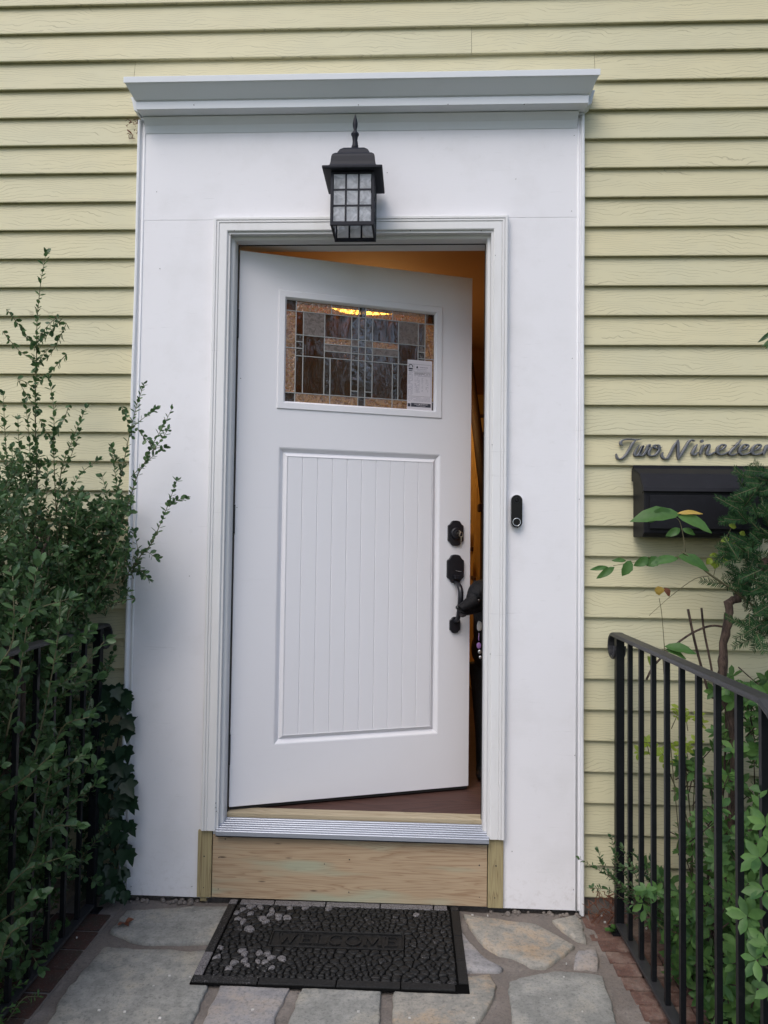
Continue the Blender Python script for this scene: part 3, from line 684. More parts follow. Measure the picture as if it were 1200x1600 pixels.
# recessed panel : V groove frame then planks
PI_ = (PR[0]+0.012+0.000, PR[1], PR[2], PR[3])
rect = (WR[0]+0.012, PR[1], PR[2]-0.002, PR[3])
VG = [(0.0, 0.0), (-0.003, 0.001), (-0.016, 0.0125), (-0.030, 0.001), (-0.032, 0.0015), (-0.032, 0.03), (0.0, 0.03)]
for s_ in ('left', 'right', 'top', 'bottom'):
    frame_seg(s_, rect, VG).build('panel_moulding', M['door'], door)
px0, px1, pz0, pz1 = rect[0]+0.032, rect[2]-0.032, rect[1]+0.032, rect[3]-0.032
npl = 10; w = (px1-px0)/npl
for i in range(npl):
    a, b_ = px0+i*w, px0+(i+1)*w
    MB().prismz([(a, 0.03), (a, 0.0055), (a+0.0022, 0.0025), (b_-0.0022, 0.0025), (b_, 0.0055), (b_, 0.03)], pz0, pz1).build('plank', M['door'], door)
# window frame
GR = (0.174, 1.709, 0.757, 2.089)
WF = [(0.0, 0.012), (0.0, 0.006), (0.004, -0.001), (0.007, -0.0045), (0.028, -0.0045), (0.0305, -0.002), (0.031, 0.004), (0.020, 0.012)]
win = frame_seg('bottom', GR, WF).build('window', M['door'], door)
for s_ in ('left', 'right', 'top', 'bottom'):
    if s_ != 'bottom': frame_seg(s_, GR, WF).build('window_frame', M['door'], win)
    frame_seg(s_, GR, [(0.0, 0.02), (0.0, 0.05), (0.028, 0.05), (0.028, 0.0445), (0.01, 0.0442), (0.01, 0.02)]).build('window_frame', M['door'], win)
mid = (GR[0]+GR[2])/2
cx = [0.211, 0.239, 0.320, 0.343, 0.424, 0.452]
mx = lambda x: 2*mid-x
cm = MB(); cw = 0.0018
def came(x0, x1, z0, z1): cm.box(x0, x1, 0.0100, 0.0150, z0, z1)
gt, gb = GR[3], GR[1]
for x, a, b_ in ((0.211, gb, gt), (0.239, 1.743, 2.05), (0.320, 1.743, 2.05), (0.343, gb, 1.883), (0.424, 1.743, 2.05), (0.452, gb, gt), (0.345, 2.05, gt)):
    for q in (x, mx(x)): came(q-cw, q+cw, a, b_)
cmh = MB()
def cameh(x0, x1, z): cmh.box(x0, x1, 0.0094, 0.0154, z-0.0017, z+0.0017)
for x0, x1, z in ((GR[0], GR[2], 2.050), (0.211, mx(0.211), 1.962), (0.32, mx(0.32), 1.936), (0.32, mx(0.32), 1.909), (0.211, mx(0.211), 1.883), (GR[0], GR[2], 1.743)): cameh(x0, x1, z)
for x0, x1, z in ((0.211, 0.239, 1.936), (GR[0], 0.239, 1.911), (0.424, 0.452, 1.765)):
    cameh(x0, x1, z); cameh(mx(x1), mx(x0), z)
cm.build('lead_came', M['came'], win, bev=0.0006); cmh.build('lead_came', M['came'], win, bev=0.0006)
def pane(x0, x1, z0, z1, kind):
    o = MB().box(x0+0.0004, x1-0.0004, 0.0112, 0.0142, z0+0.0004, z1-0.0004).build('glass_pane', M[kind], win); return o
def both(x0, x1, z0, z1, kind):
    pane(x0, x1, z0, z1, kind); pane(mx(x1), mx(x0), z0, z1, kind)
both(GR[0], 0.211, 2.050, gt, 'g_seedy'); both(0.211, 0.345, 2.05, gt, 'g_amber'); both(0.345, 0.452, 2.05, gt, 'g_amber'); pane(0.452, mx(0.452), 2.05, gt, 'g_bevel')
both(GR[0], 0.211, 1.911, 2.05, 'g_amber'); both(GR[0], 0.211, 1.743, 1.911, 'g_amber'); both(GR[0], 0.211, gb, 1.743, 'g_bevel')
both(0.211, 0.239, 1.962, 2.05, 'g_seedy'); both(0.211, 0.239, 1.936, 1.962, 'g_bevel'); both(0.211, 0.239, 1.911, 1.936, 'g_bevel'); both(0.211, 0.239, 1.883, 1.911, 'g_bevel'); both(0.211, 0.239, 1.743, 1.883, 'g_seedy')
both(0.239, 0.32, 1.962, 2.05, 'g_grey'); both(0.239, 0.32, 1.883, 1.962, 'g_seedy'); both(0.239, 0.32, 1.743, 1.883, 'g_seedy')
both(0.32, 0.424, 1.962, 2.05, 'g_seedy'); both(0.32, 0.424, 1.936, 1.962, 'g_amber'); both(0.32, 0.424, 1.909, 1.936, 'g_grey'); both(0.32, 0.424, 1.883, 1.909, 'g_seedy')
both(0.32, 0.343, 1.743, 1.883, 'g_bevel'); both(0.343, 0.424, 1.743, 1.883, 'g_seedy')
both(0.424, 0.452, 1.962, 2.05, 'g_bevel'); both(0.424, 0.452, 1.936, 1.962, 'g_grey'); both(0.424, 0.452, 1.883, 1.936, 'g_bevel'); both(0.424, 0.452, 1.743, 1.883, 'g_bevel')
pane(0.452, mx(0.452), 1.936, 2.05, 'g_bevel'); pane(0.452, mx(0.452), 1.883, 1.936, 'g_seedy'); pane(0.452, mx(0.452), 1.743, 1.883, 'g_bevel')
both(0.211, 0.343, gb, 1.743, 'g_amber'); both(0.343, 0.452, gb, 1.743, 'g_amber'); pane(0.452, mx(0.452), gb, 1.743, 'g_bevel')
# bottom sweep, hinges, edge strip
box('door_sweep', M['strip'], door, 0.004, DW-0.004, 0.006, 0.040, 0.2385, 0.2488)
for z in (1.98, 1.27, 0.45):
    MB().box(-0.004, -0.0005, 0.004, 0.042, z-0.05, z+0.05).tube([(-0.004, -0.001, z-0.052), (-0.004, -0.001, z+0.052)], 0.0055, 10).build('hinge', M['hinge'], door)
# ---- deadbolt
def scallop(cx_, cz, w, h, n=4):
    hw_, hh = w/2, h/2; sh = hh*0.56; pts = []
    half = [(hw_, 0), (hw_, sh*0.98), (hw_*0.93, sh*1.12), (hw_*0.80, sh*1.2), (hw_*0.68, sh*1.36), (hw_*0.52, hh*0.93), (hw_*0.27, hh*0.985), (0, hh)]
    q1 = half; q2 = [(-x, z) for x, z in half[:-1]][::-1]
    top = q1+q2; bot = [(-x, -z) for x, z in top[1:-1]]
    return [(cx_+x, cz+z) for x, z in top+bot]
db = MB().prism(scallop(0.849, 1.231, 0.066, 0.100), -0.010, -0.0002).build('deadbolt', M['handle'], door, bev=0.003, seg=3)
MB().tube([(0.849, -0.009, 1.231), (0.849, -0.018, 1.231), (0.849, -0.020, 1.231)], [0.023, 0.022, 0.018], 24).tube([(0.849, -0.02, 1.231), (0.849, -0.0235, 1.231)], [0.0125, 0.0115], 20).build('lock_cylinder', M['handle'], db, smooth=False, bev=0.0008)
hs = MB().prism(scallop(0.849, 1.092, 0.071, 0.112), -0.011, -0.0002).build('door_handle', M['handle'], door, bev=0.0035, seg=3)
MB().prism(scallop(0.849, 0.874, 0.044, 0.064), -0.010, -0.0002).build('foot_plate', M['handle'], hs, bev=0.003, seg=3)
gp = catmull([(0.849, -0.010, 1.040), (0.849, -0.028, 1.036), (0.850, -0.052, 1.022), (0.850, -0.062, 1.000), (0.849, -0.060, 0.965), (0.849, -0.050, 0.930), (0.849, -0.038, 0.905), (0.849, -0.022, 0.892), (0.849, -0.008, 0.890)], 5)
rr = [0.0075+0.0035*math.sin(math.pi*min(1, i/(len(gp)-1)*1.15)) for i in range(len(gp))]
MB().tube(gp, rr, 12).build('grip', M['handle'], hs, smooth=True)
MB().prism([(0.840, 1.052), (0.858, 1.052), (0.861, 1.068), (0.837, 1.068)], -0.030, -0.010).build('thumb_latch', M['handle'], hs, bev=0.002)
MB().tube([(0.848, -0.0108, 1.086), (0.860, -0.0125, 1.083), (0.872, -0.0116, 1.082)], [0.0006, 0.0008, 0.0005], 5).build('plate_scratch', M['ring'], hs)
# key in the lock and its twin on a ring
Mdoor = Matrix.Translation((HX, HY, 0)) @ Matrix.Rotation(TH, 4, 'Z')
kd = Mdoor @ Vector((0.849, -0.0235, 1.231))
key = empty('door_key', kd, TH); tag(key, 'small key left in the deadbolt with a second key hanging from its ring', 'key')
MB().box(-0.0008, 0.0008, -0.016, 0.002, -0.0035, 0.0035).build('key_shank', M['key'], key)
mb = MB(); mb.tube([(0, -0.016, -0.011), (0, -0.016, 0.011)], 0.001, 4); mb.prismx([(-0.016, -0.009), (-0.022, -0.011), (-0.030, -0.007), (-0.032, 0.0), (-0.030, 0.007), (-0.022, 0.011), (-0.016, 0.009)], -0.001, 0.001)
mb.build('key_bow', M['key'], key, bev=0.0004)
ring = [(0.007*math.cos(a)+0.004, -0.029, -0.006+0.010*math.sin(a)) for a in [i*math.pi/8 for i in range(17)]]
MB().tube(ring, 0.0009, 6, False).build('key_ring', M['key'], key, smooth=True)
MB().box(0.003, 0.0045, -0.031, -0.026, -0.058, -0.022).box(0.003, 0.0045, -0.036, -0.021, -0.030, -0.012).build('hanging_key', M['key'], key, bev=0.0004)

# ---- paper label on the glass
pl = Mdoor @ Vector((0.6985, 0.0075, 1.8055))
lab = empty('energy_rating_label', pl, TH); tag(lab, 'white printed energy rating sticker on the lower right of the door glass', 'sticker')
hwid, hh = 0.0505, 0.0975
MB().box(-hwid, hwid, 0.0, 0.0009, -hh, hh).build('paper', M['paper'], lab)
ink = MB(); ink2 = MB()
def inkb(mb_, x0, x1, z0, z1, l=0.0): mb_.box(x0, x1, -0.00045-l, 0.0, z0, z1)
inkb(ink, -hwid+0.016, hwid-0.004, -hh+0.012, -hh+0.0265); inkb(ink, -hwid+0.002, -hwid+0.0135, -hh+0.012, -hh+0.0245)
for x0, x1, z0, z1 in ((-hwid+0.003, hwid-0.004, 0.0808, 0.0814), (-0.0245, -0.0239, 0.052, 0.081), (hwid-0.0045, hwid-0.004, -0.044, 0.081), (-hwid+0.003, hwid-0.004, -0.0445, -0.0439), (-0.0245, hwid-0.004, 0.0515, 0.0521)): inkb(ink, x0, x1, z0, z1)
# round arch badge
arc = []
for i in range(13):
    a = math.pi*(-0.12+1.24*i/12); arc.append((-0.0375+0.0075*math.cos(a), -0.0004, 0.0715+0.0075*math.sin(a)))
ink.tube(arc, 0.0017, 4); inkb(ink, -0.046, -0.029, 0.0595, 0.0655); inkb(ink, -0.046, -0.030, 0.053, 0.056)
ink.prism([(-0.0145, 0.066), (-0.0075, 0.066), (-0.0075, 0.071), (-0.011, 0.0755), (-0.0145, 0.071)], -0.0005, 0.0)
def textrow(mb_, x0, x1, z, h=0.0016, dens=0.75, r_=rnd):
    x = x0
    while x < x1:
        w_ = r_.uniform(0.0015, 0.006)
        if r_.random() < dens: inkb(mb_, x, min(x1, x+w_), z-h/2, z+h/2)
        x += w_+r_.uniform(0.0008, 0.0018)
textrow(ink2, -0.005, 0.033, 0.070, 0.003); textrow(ink2, -0.018, 0.036, 0.0625, 0.0016); textrow(ink2, -0.014, 0.034, 0.057, 0.0012)
for z in (0.0475, 0.0435, 0.0395, 0.0355): textrow(ink if z > 0.042 else ink2, -0.022, 0.044, z, 0.0016, 0.9)
for i in range(14):
    z = 0.028-i*0.0043
    textrow(ink2, -0.021, 0.0, z, 0.0013, 0.8); textrow(ink2, 0.008, 0.014, z, 0.0013, 0.6); textrow(ink2, 0.025, 0.036, z, 0.0013, 0.5)
for i in range(20): textrow(ink2, -0.047, -0.028, 0.048-i*0.0045, 0.0013, 0.7)
for z in (-0.049, -0.0535, -0.058, -0.0625): textrow(ink2, -0.046, 0.044, z, 0.0012, 0.85)
for z in (-0.0765, -0.0810): textrow(ink2, 0, 0, z)
ink.build('print', M['ink'], lab); ink2.build('print', M['ink2'], lab)
wt = MB()
textrow(wt, -0.022, 0.034, -hh+0.0222, 0.0022, 1.0); textrow(wt, -0.012, 0.024, -hh+0.0165, 0.0018, 1.0)
for i, v_ in enumerate(wt.v): wt.v[i] = (v_[0], v_[1]-0.0003, v_[2])
wt.build('print', M['paper'], lab)

# ================================================================== LANTERN
LX, LYF, LYB, LZ0, LZ1 = 0.0085, -0.192, -0.052, 2.237, 2.416
lan = empty('wall_lantern', (LX, -0.012, 2.45)); tag(lan, 'black wall lantern with grid panes and clear bulb above the door', 'lantern')
Lk = lambda o: kid(o, lan)
LH = 0.0725
bar = 0.0075
def cage_side(ax):
    mb = MB(); f0, f1 = -LH, LH
    zz = [LZ0+0.012, LZ0+0.012+(LZ1-LZ0-0.018)/3, LZ0+0.012+2*(LZ1-LZ0-0.018)/3, LZ1-0.006]
    W_ = (LH-0.009); xs = [-W_, -W_/3, W_/3, W_]
    def bx(a0, a1, z0, z1, d0, d1):
        if ax == 'f': mb.box(LX+a0, LX+a1, LYF+d0, LYF+d1, z0, z1)
        if ax == 'b': mb.box(LX+a0, LX+a1, LYB-d1, LYB-d0, z0, z1)
        if ax == 'l': mb.box(LX-LH+d0, LX-LH+d1, (LYF+LYB)/2+a0*0.965, (LYF+LYB)/2+a1*0.965, z0, z1)
        if ax == 'r': mb.box(LX+LH-d1, LX+LH-d0, (LYF+LYB)/2+a0*0.965, (LYF+LYB)/2+a1*0.965, z0, z1)
    e = 0.0002 if ax in 'fb' else 0.0009
    bx(-LH+e, LH-e, LZ0+e, LZ0+0.0125, e, 0.008); bx(-LH+e, LH-e, LZ1-0.0065, LZ1, e, 0.008)
    for s_ in (-1, 1): bx(min(s_*(LH-e), s_*W_), max(s_*(LH-e), s_*W_), LZ0+0.0127, LZ1-0.0067, e, 0.008)
    for x in xs[1:-1]: bx(x-0.0031, x+0.0031, LZ0+0.0127, LZ1-0.0067, 0.0012, 0.0058)
    for z in zz[1:-1]: bx(-W_+0.0002, W_-0.0002, z-0.0031, z+0.0031, 0.0016, 0.0062)
    cs = Lk(mb.build('cage_side', M['lantern'], bev=0.0006))
    for i in range(3):
        for j in range(3):
            pb = MB(); a0, a1, z0, z1 = xs[i]+0.002, xs[i+1]-0.002, zz[j]+0.002, zz[j+1]-0.002
            mb2, mb = mb, pb
            def bx2(d0, d1):
                if ax == 'f': pb.box(LX+a0, LX+a1, LYF+d0, LYF+d1, z0, z1)
                if ax == 'b': pb.box(LX+a0, LX+a1, LYB-d1, LYB-d0, z0, z1)
                if ax == 'l': pb.box(LX-LH+d0, LX-LH+d1, (LYF+LYB)/2+a0*0.965, (LYF+LYB)/2+a1*0.965, z0, z1)
                if ax == 'r': pb.box(LX+LH-d1, LX+LH-d0, (LYF+LYB)/2+a0*0.965, (LYF+LYB)/2+a1*0.965, z0, z1)
            bx2(0.0028, 0.0042); mb = mb2
            pb.build('glass_pane', M['lglass'], cs)
for a in 'fblr': cage_side(a)
LC = (LYF+LYB)/2
def sqring(prof, cy=LC, sy=1.0):      # prof (halfwidth, z) square lathe
    mb = MB(); k = []
    for h, z in prof: mb.v += [(LX-h, cy-h*sy, z), (LX+h, cy-h*sy, z), (LX+h, cy+h*sy, z), (LX-h, cy+h*sy, z)]
    for i in range(len(prof)-1):
        for j in range(4): mb.f.append((i*4+j, i*4+(j+1) % 4, (i+1)*4+(j+1) % 4, (i+1)*4+j))
    mb.f += [(3, 2, 1, 0), tuple(len(mb.v)-4+j for j in range(4))]; return mb
Lk(sqring([(0.090, LZ1+0.001), (0.0985, LZ1+0.002), (0.0995, LZ1+0.010), (0.093, LZ1+0.0135), (0.083, LZ1+0.017), (0.0765, LZ1+0.024), (0.074, LZ1+0.036), (0.072, LZ1+0.055), (0.069, LZ1+0.063), (0.062, LZ1+0.070), (0.055, LZ1+0.074), (0.052, LZ1+0.080), (0.047, LZ1+0.090), (0.035, LZ1+0.101), (0.020, LZ1+0.107), (0.012, LZ1+0.110)], sy=0.93).build('roof', M['lantern'], bev=0.0012))
z = LZ1+0.108
Lk(MB().lathe([(0.006, z), (0.010, z+0.004), (0.012, z+0.012), (0.009, z+0.020), (0.008, z+0.032), (0.010, z+0.048), (0.0135, z+0.054), (0.0135, z+0.058), (0.008, z+0.064), (0.0052, z+0.072), (0.008, z+0.084), (0.0085, z+0.094), (0.006, z+0.108), (0.002, z+0.122), (0.0005, z+0.128)], LX, LC, 16).build('finial', M['lantern'], smooth=True))
arm = catmull([(LX, LC, z+0.018), (LX, LC+0.02, z+0.040), (LX, LC+0.055, z+0.030), (LX, LC+0.08, z-0.01), (LX, -0.020, z-0.05)], 5)
Lk(MB().tube(arm, 0.0085, 10).build('arm', M['lantern'], smooth=True))
Lk(MB().prism(scallop(LX, LZ1+0.075, 0.10, 0.13), -0.030, PF-0.0015).build('back_plate', M['lantern'], bev=0.004))
Lk(MB().lathe([(0.013, LZ1-0.002), (0.013, LZ1-0.05), (0.011, LZ1-0.053)], LX, LC, 14).build('bulb_socket', M['ring'], smooth=True))
Lk(MB().lathe([(0.0125, LZ1-0.052), (0.014, LZ1-0.065), (0.024, LZ1-0.085), (0.030, LZ1-0.108), (0.027, LZ1-0.130), (0.016, LZ1-0.144), (0.001, LZ1-0.149)], LX, LC, 20).build('bulb', M['bulbglass'], smooth=True))
fil = []
for i in range(17):
    a = i*math.pi/4; fil.append((LX+0.007*math.cos(a), LC+0.007*math.sin(a), LZ1-0.07-(0.035 if i % 2 else 0.0)))
Lk(MB().tube(fil, 0.0006, 4).build('filament', M['ring']))

# ================================================================== DOORBELL
bx_, bz = 0.5745, 1.306
bell = empty('doorbell_camera', (bx_, PF, bz)); tag(bell, 'black capsule shaped video doorbell on the white panel right of the door', 'doorbell')
def capsule(cx_, cz, w_, h_, n=12):
    r_ = w_/2; c_ = h_/2-r_; pts = []
    for i in range(n+1): a = math.pi*i/n; pts.append((cx_+r_*math.cos(a), cz+c_+r_*math.sin(a)))
    for i in range(n+1): a = math.pi+math.pi*i/n; pts.append((cx_+r_*math.cos(a), cz-c_+r_*math.sin(a)))
    return pts
kid(MB().prism(capsule(bx_, bz, 0.040, 0.114), -0.030, PF-0.0005).build('bell_body', M['bellgrey'], bev=0.002), bell)
kid(MB().prism(capsule(bx_, bz, 0.0385, 0.1125), -0.0345, -0.0302).build('bell_face', M['gloss'], bev=0.002, seg=3), bell)
def ringxz(cx_, cz, r_, t_, y, n=28):
    pts = [(cx_+r_*math.cos(2*math.pi*i/n), y, cz+r_*math.sin(2*math.pi*i/n)) for i in range(n+1)]
    return MB().tube(pts, t_, 6, False)
kid(ringxz(bx_, bz-0.0375, 0.0130, 0.0011, -0.0350).build('bell_button_ring', M['ring'], smooth=True), bell)
kid(ringxz(bx_, bz+0.0375, 0.0090, 0.0007, -0.0350).build('lens_ring', M['lantern'], smooth=True), bell)
kid(MB().tube([(bx_, -0.034, bz+0.0375), (bx_, -0.036, bz+0.0375)], [0.0065, 0.004], 16).build('camera_lens', M['gloss']), bell)

# ================================================================== HOUSE NAME
sign = empty('house_number_sign', (1.17, -0.004, 1.52)); tag(sign, 'pewter script metal letters spelling Two Nineteen above the black mailbox', 'house sign')
def zl(x, y): return (955+x/4.898, 670+y/4.898)
LET = [
 ('T', [[(90, 128), (74, 118), (76, 98), (98, 84), (140, 79), (190, 84), (228, 80)], [(192, 84), (165, 112), (132, 170), (102, 212), (70, 232), (46, 222), (38, 190)]]),
 ('w', [[(215, 125), (192, 160), (180, 195), (197, 206), (225, 172), (244, 130), (225, 170), (219, 200), (240, 203), (268, 168), (282, 130), (296, 122), (300, 140)]]),
 ('o', [[(330, 128), (300, 155), (286, 190), (305, 208), (340, 198), (368, 160), (362, 128), (332, 126), (335, 145), (362, 150), (390, 138)]]),
 ('N', [[(396, 180), (388, 205), (402, 226), (428, 226), (452, 192), (480, 135), (512, 86)], [(512, 86), (512, 130), (512, 180), (512, 234)], [(512, 234), (550, 172), (590, 106), (615, 86), (640, 95)]]),
 ('i', [[(658, 118), (636, 155), (620, 188), (636, 200), (664, 180)], [(690, 96), (696, 94)]]),
 ('n', [[(706, 122), (692, 160), (678, 200)], [(688, 170), (715, 134), (745, 122), (748, 145), (732, 185), (745, 202), (775, 188), (805, 172)]]),
 ('e', [[(808, 172), (850, 155), (874, 130), (850, 121), (820, 142), (812, 178), (834, 198), (872, 190), (905, 170)]]),
 ('t', [[(998, 82), (955, 130), (915, 172), (906, 194), (930, 201), (970, 184)], [(926, 126), (985, 123)]]),
 ('e', [[(975, 174), (1022, 156), (1048, 131), (1024, 120), (992, 142), (982, 178), (1004, 198), (1045, 190), (1075, 170)]]),
 ('e', [[(1072, 174), (1118, 156), (1144, 131), (1120, 120), (1088, 142), (1078, 178), (1100, 198), (1140, 190), (1168, 170)]]),
 ('n', [[(1192, 122), (1178, 160), (1162, 200)], [(1174, 170), (1200, 134), (1230, 122), (1234, 145), (1218, 185), (1232, 202), (1265, 184)]]),
]
def ribbon(mb, pts, wid, y0, y1):
    n = len(pts); V = []
    for i, q in enumerate(pts):
        d = (pts[min(i+1, n-1)]-pts[max(i-1, 0)]); d = d.normalized() if d.length > 1e-9 else Vector((1, 0, 0))
        nn = Vector((-d.z, 0, d.x)); t_ = i/(n-1); s_ = abs(d.z)
        w_ = wid*(0.55+0.70*s_)*(0.35+0.65*min(1, 6*t_, 6*(1-t_)))
        for k, yy, ww in ((0, y1, 1.15), (1, y0+0.001, 1.0), (2, y0, 0.55)):
            V.append(q+nn*w_*ww+Vector((0, yy-q.y, 0)))
        for k, yy, ww in ((0, y0, 0.55), (1, y0+0.001, 1.0), (2, y1, 1.15)):
            V.append(q-nn*w_*ww+Vector((0, yy-q.y, 0)))
    F = []
    for i in range(n-1):
        for j in range(6): F.append((i*6+j, i*6+(j+1) % 6, (i+1)*6+(j+1) % 6, (i+1)*6+j))
    F += [tuple(range(6)), tuple(range(n*6-1, n*6-7, -1))]
    mb.add(V, F)
for ch, strokes in LET:
    mb = MB()
    for k, s_ in enumerate(strokes):
        q = [aty(*zl(*t_), -0.004) for t_ in s_]
        if len(q) == 2 and (q[0]-q[1]).length < 0.004:
            mb.tube([(q[0].x, -0.0125, q[0].z), (q[0].x, -0.002, q[0].z)], 0.0055, 12)
        else: ribbon(mb, catmull(q, 6) if len(q) > 2 else q, 0.0034, -0.0085-0.0004*k, 0.003)
    kid(mb.build('letter', M['letters']), sign)

# ================================================================== MAILBOX
mbx = empty('mailbox', (1.195, -0.07, 1.22)); tag(mbx, 'black wall mounted mailbox with sloped lid under the script letters', 'mailbox')
MX0, MX1 = 0.974, 1.419
K = lambda o: kid(o, mbx)
K(MB().prismx([(-0.0005, 1.222), (-0.104, 1.222), (-0.118, 1.236), (-0.124, 1.38), (-0.085, 1.437), (-0.0005, 1.452)], MX0+0.003, MX1-0.003).build('mailbox_body', M['mailbox'], bev=0.003))
K(MB().prismx([(-0.0005, 1.4575), (-0.022, 1.4600), (-0.028, 1.456), (-0.092, 1.434), (-0.130, 1.385), (-0.134, 1.372), (-0.1305, 1.371), (-0.126, 1.380), (-0.089, 1.430), (-0.027, 1.4525), (-0.0005, 1.453)], MX0-0.002, MX1+0.002).build('mailbox_lid', M['mailbox'], bev=0.0012))
for x in (MX0-0.0022, MX1+0.0002):
    K(MB().prismx([(-0.0005, 1.452), (-0.027, 1.452), (-0.088, 1.430), (-0.128, 1.374), (-0.118, 1.366), (-0.08, 1.40), (-0.0005, 1.415)], x, x+0.002).build('lid_side', M['mailbox']))
K(box('hinge_strip', M['mailbox'], None, MX0+0.002, MX1-0.002, -0.010, -0.0003, 1.460, 1.470, 0.001))
K(MB().box(MX0+0.02, MX1-0.02, -0.1275, -0.1235, 1.250, 1.360).build('front_plate', M['mailbox'], bev=0.0015))

# ================================================================== WELCOME MAT
matz = GZ+0.008
wm = empty('welcome_mat', (0.0, -0.25, matz), R(0.5)); tag(wm, 'black rubber WELCOME doormat moulded with worn pebbles, lying on the flagstones', 'doormat')
MWX, MWY = 0.391, 0.232
box('mat_base', M['rubbase'], wm, -MWX, MWX, -MWY, MWY, 0.0, 0.0055, 0.003)
bw = 0.036
def curb(x0, x1, y0, y1, m): box('border_brick', m, wm, x0, x1, y0, y1, 0.0052, 0.0115, 0.002)
nb = 4; L = (2*MWX-2*bw)/nb
offs = [0.0, -0.02, 0.015, 0.0]
xsb = [-MWX+bw+0.002, -0.235, -0.060, 0.125, 0.305, MWX-bw-0.002]
for i in range(5): curb(xsb[i]+0.002, xsb[i+1]-0.002, MWY-bw+0.006, MWY-0.002, M['rub2'])
xsb = [-MWX+0.004, -0.20, 0.02, 0.20, MWX-bw-0.002]
for i in range(4): curb(xsb[i]+0.0015, xsb[i+1]-0.0015, -MWY+0.002, -MWY+bw-0.006, M['rub1'] if i == 0 else M['rub0'])
ysb = [-MWY+bw-0.003, -0.085, 0.045, MWY-bw+0.004, MWY-0.002]
for i in range(4):
    curb(-MWX+0.002, -MWX+bw-0.008, ysb[i]+0.0015, ysb[i+1]-0.0015, M['rub2'] if i != 1 and i != 2 else M['rub1'])
    curb(MWX-bw+0.008, MWX-0.002, ysb[i]+0.0015, ysb[i+1]-0.0015, M['rub1'] if i == 3 else M['rub0'])
# welcome panel
wpx, wpy0, wpy1 = 0.207, -0.045, 0.045
fb = MB()
for a in ((-wpx, wpx, wpy0, wpy0+0.005), (-wpx, wpx, wpy1-0.005, wpy1), (-wpx, -wpx+0.005, wpy0+0.0052, wpy1-0.0052), (wpx-0.005, wpx, wpy0+0.0052, wpy1-0.0052)):
    fb.box(a[0], a[1], a[2], a[3], 0.005, 0.0125)
fb.build('name_panel_rim', M['rub0'], wm, bev=0.0015)
npn = box('name_panel', M['rub0'], wm, -wpx+0.0055, wpx-0.0055, wpy0+0.0055, wpy1-0.0055, 0.005, 0.0072)
def stroke(mb_, pts, w_, z0=0.0068, z1=0.0118):
    for a, b_ in zip(pts[:-1], pts[1:]):
        a = Vector(a); b_ = Vector(b_); d = (b_-a).normalized(); nn = Vector((-d.y, d.x))*w_/2
        mb_.prismz([tuple(a-nn), tuple(b_-nn), tuple(b_+nn), tuple(a+nn)], z0, z1+rnd.uniform(-0.0002, 0.0002))
def glyph(ch, x, w_, h=0.052):
    mb_ = MB(); y0 = -h/2; g = lambda px_, py_: (x+px_*w_, y0+py_*h)
    tk, tn, sf = 0.0068, 0.0032, 0.0024
    if ch == 'E': 
        stroke(mb_, [g(0.2, 0), g(0.2, 1)], tk)
        for yy, e in ((0.03, 1), (0.52, 0.8), (0.97, 0.95)): stroke(mb_, [g(0.0 if yy != 0.52 else 0.2, yy), g(e, yy)], sf+0.001, z1=0.0121)
        for yy, e in ((0.12, 1), (0.52, 0.8), (0.88, 0.95)): stroke(mb_, [g(e, yy-0.1), g(e, yy+0.1)], sf, z1=0.0124)
    if ch == 'L':
        stroke(mb_, [g(0.25, 0), g(0.25, 1)], tk); stroke(mb_, [g(0, 0.03), g(1, 0.03)], sf+0.001, z1=0.0121); stroke(mb_, [g(1, 0), g(1, 0.25)], sf, z1=0.0124); stroke(mb_, [g(0, 0.98), g(0.5, 0.98)], sf, z1=0.0121)
    if ch == 'W':
        stroke(mb_, [g(0.1, 1), g(0.32, 0)], tk); stroke(mb_, [g(0.32, 0), g(0.5, 0.8)], tn, z1=0.0121); stroke(mb_, [g(0.5, 0.8), g(0.7, 0)], tk, z1=0.0124); stroke(mb_, [g(0.7, 0), g(0.92, 1)], tn, z1=0.0127)
        for q in (0.1, 0.92): stroke(mb_, [g(q-0.1, 0.99), g(q+0.1, 0.99)], sf, z1=0.013)
    if ch == 'M':
        stroke(mb_, [g(0.12, 0), g(0.16, 1)], tn); stroke(mb_, [g(0.16, 1), g(0.5, 0.1)], tk, z1=0.0121); stroke(mb_, [g(0.5, 0.1), g(0.84, 1)], tn, z1=0.0124); stroke(mb_, [g(0.84, 1), g(0.88, 0)], tk, z1=0.0127)
        for q in (0.12, 0.88): stroke(mb_, [g(q-0.12, 0.01), g(q+0.12, 0.01)], sf, z1=0.013)
    if ch in 'CO':
        a0, a1 = (0.85, 5.45) if ch == 'C' else (0.0, 6.283)
        pp = [g(0.5+0.47*math.cos(a0+(a1-a0)*i/20), 0.5+0.5*math.sin(a0+(a1-a0)*i/20)) for i in range(21)]
        stroke(mb_, pp, 0.0055)
        if ch == 'C': stroke(mb_, [g(0.84, 0.68), g(0.84, 0.97)], sf, z1=0.0124)
    mb_.build('letter', M['rub0'], npn)
xx = -0.185
for ch, w_ in (('W', 0.062), ('E', 0.038), ('L', 0.038), ('C', 0.044), ('O', 0.048), ('M', 0.058), ('E', 0.038)):
    glyph(ch, xx, w_); xx += w_+0.0075
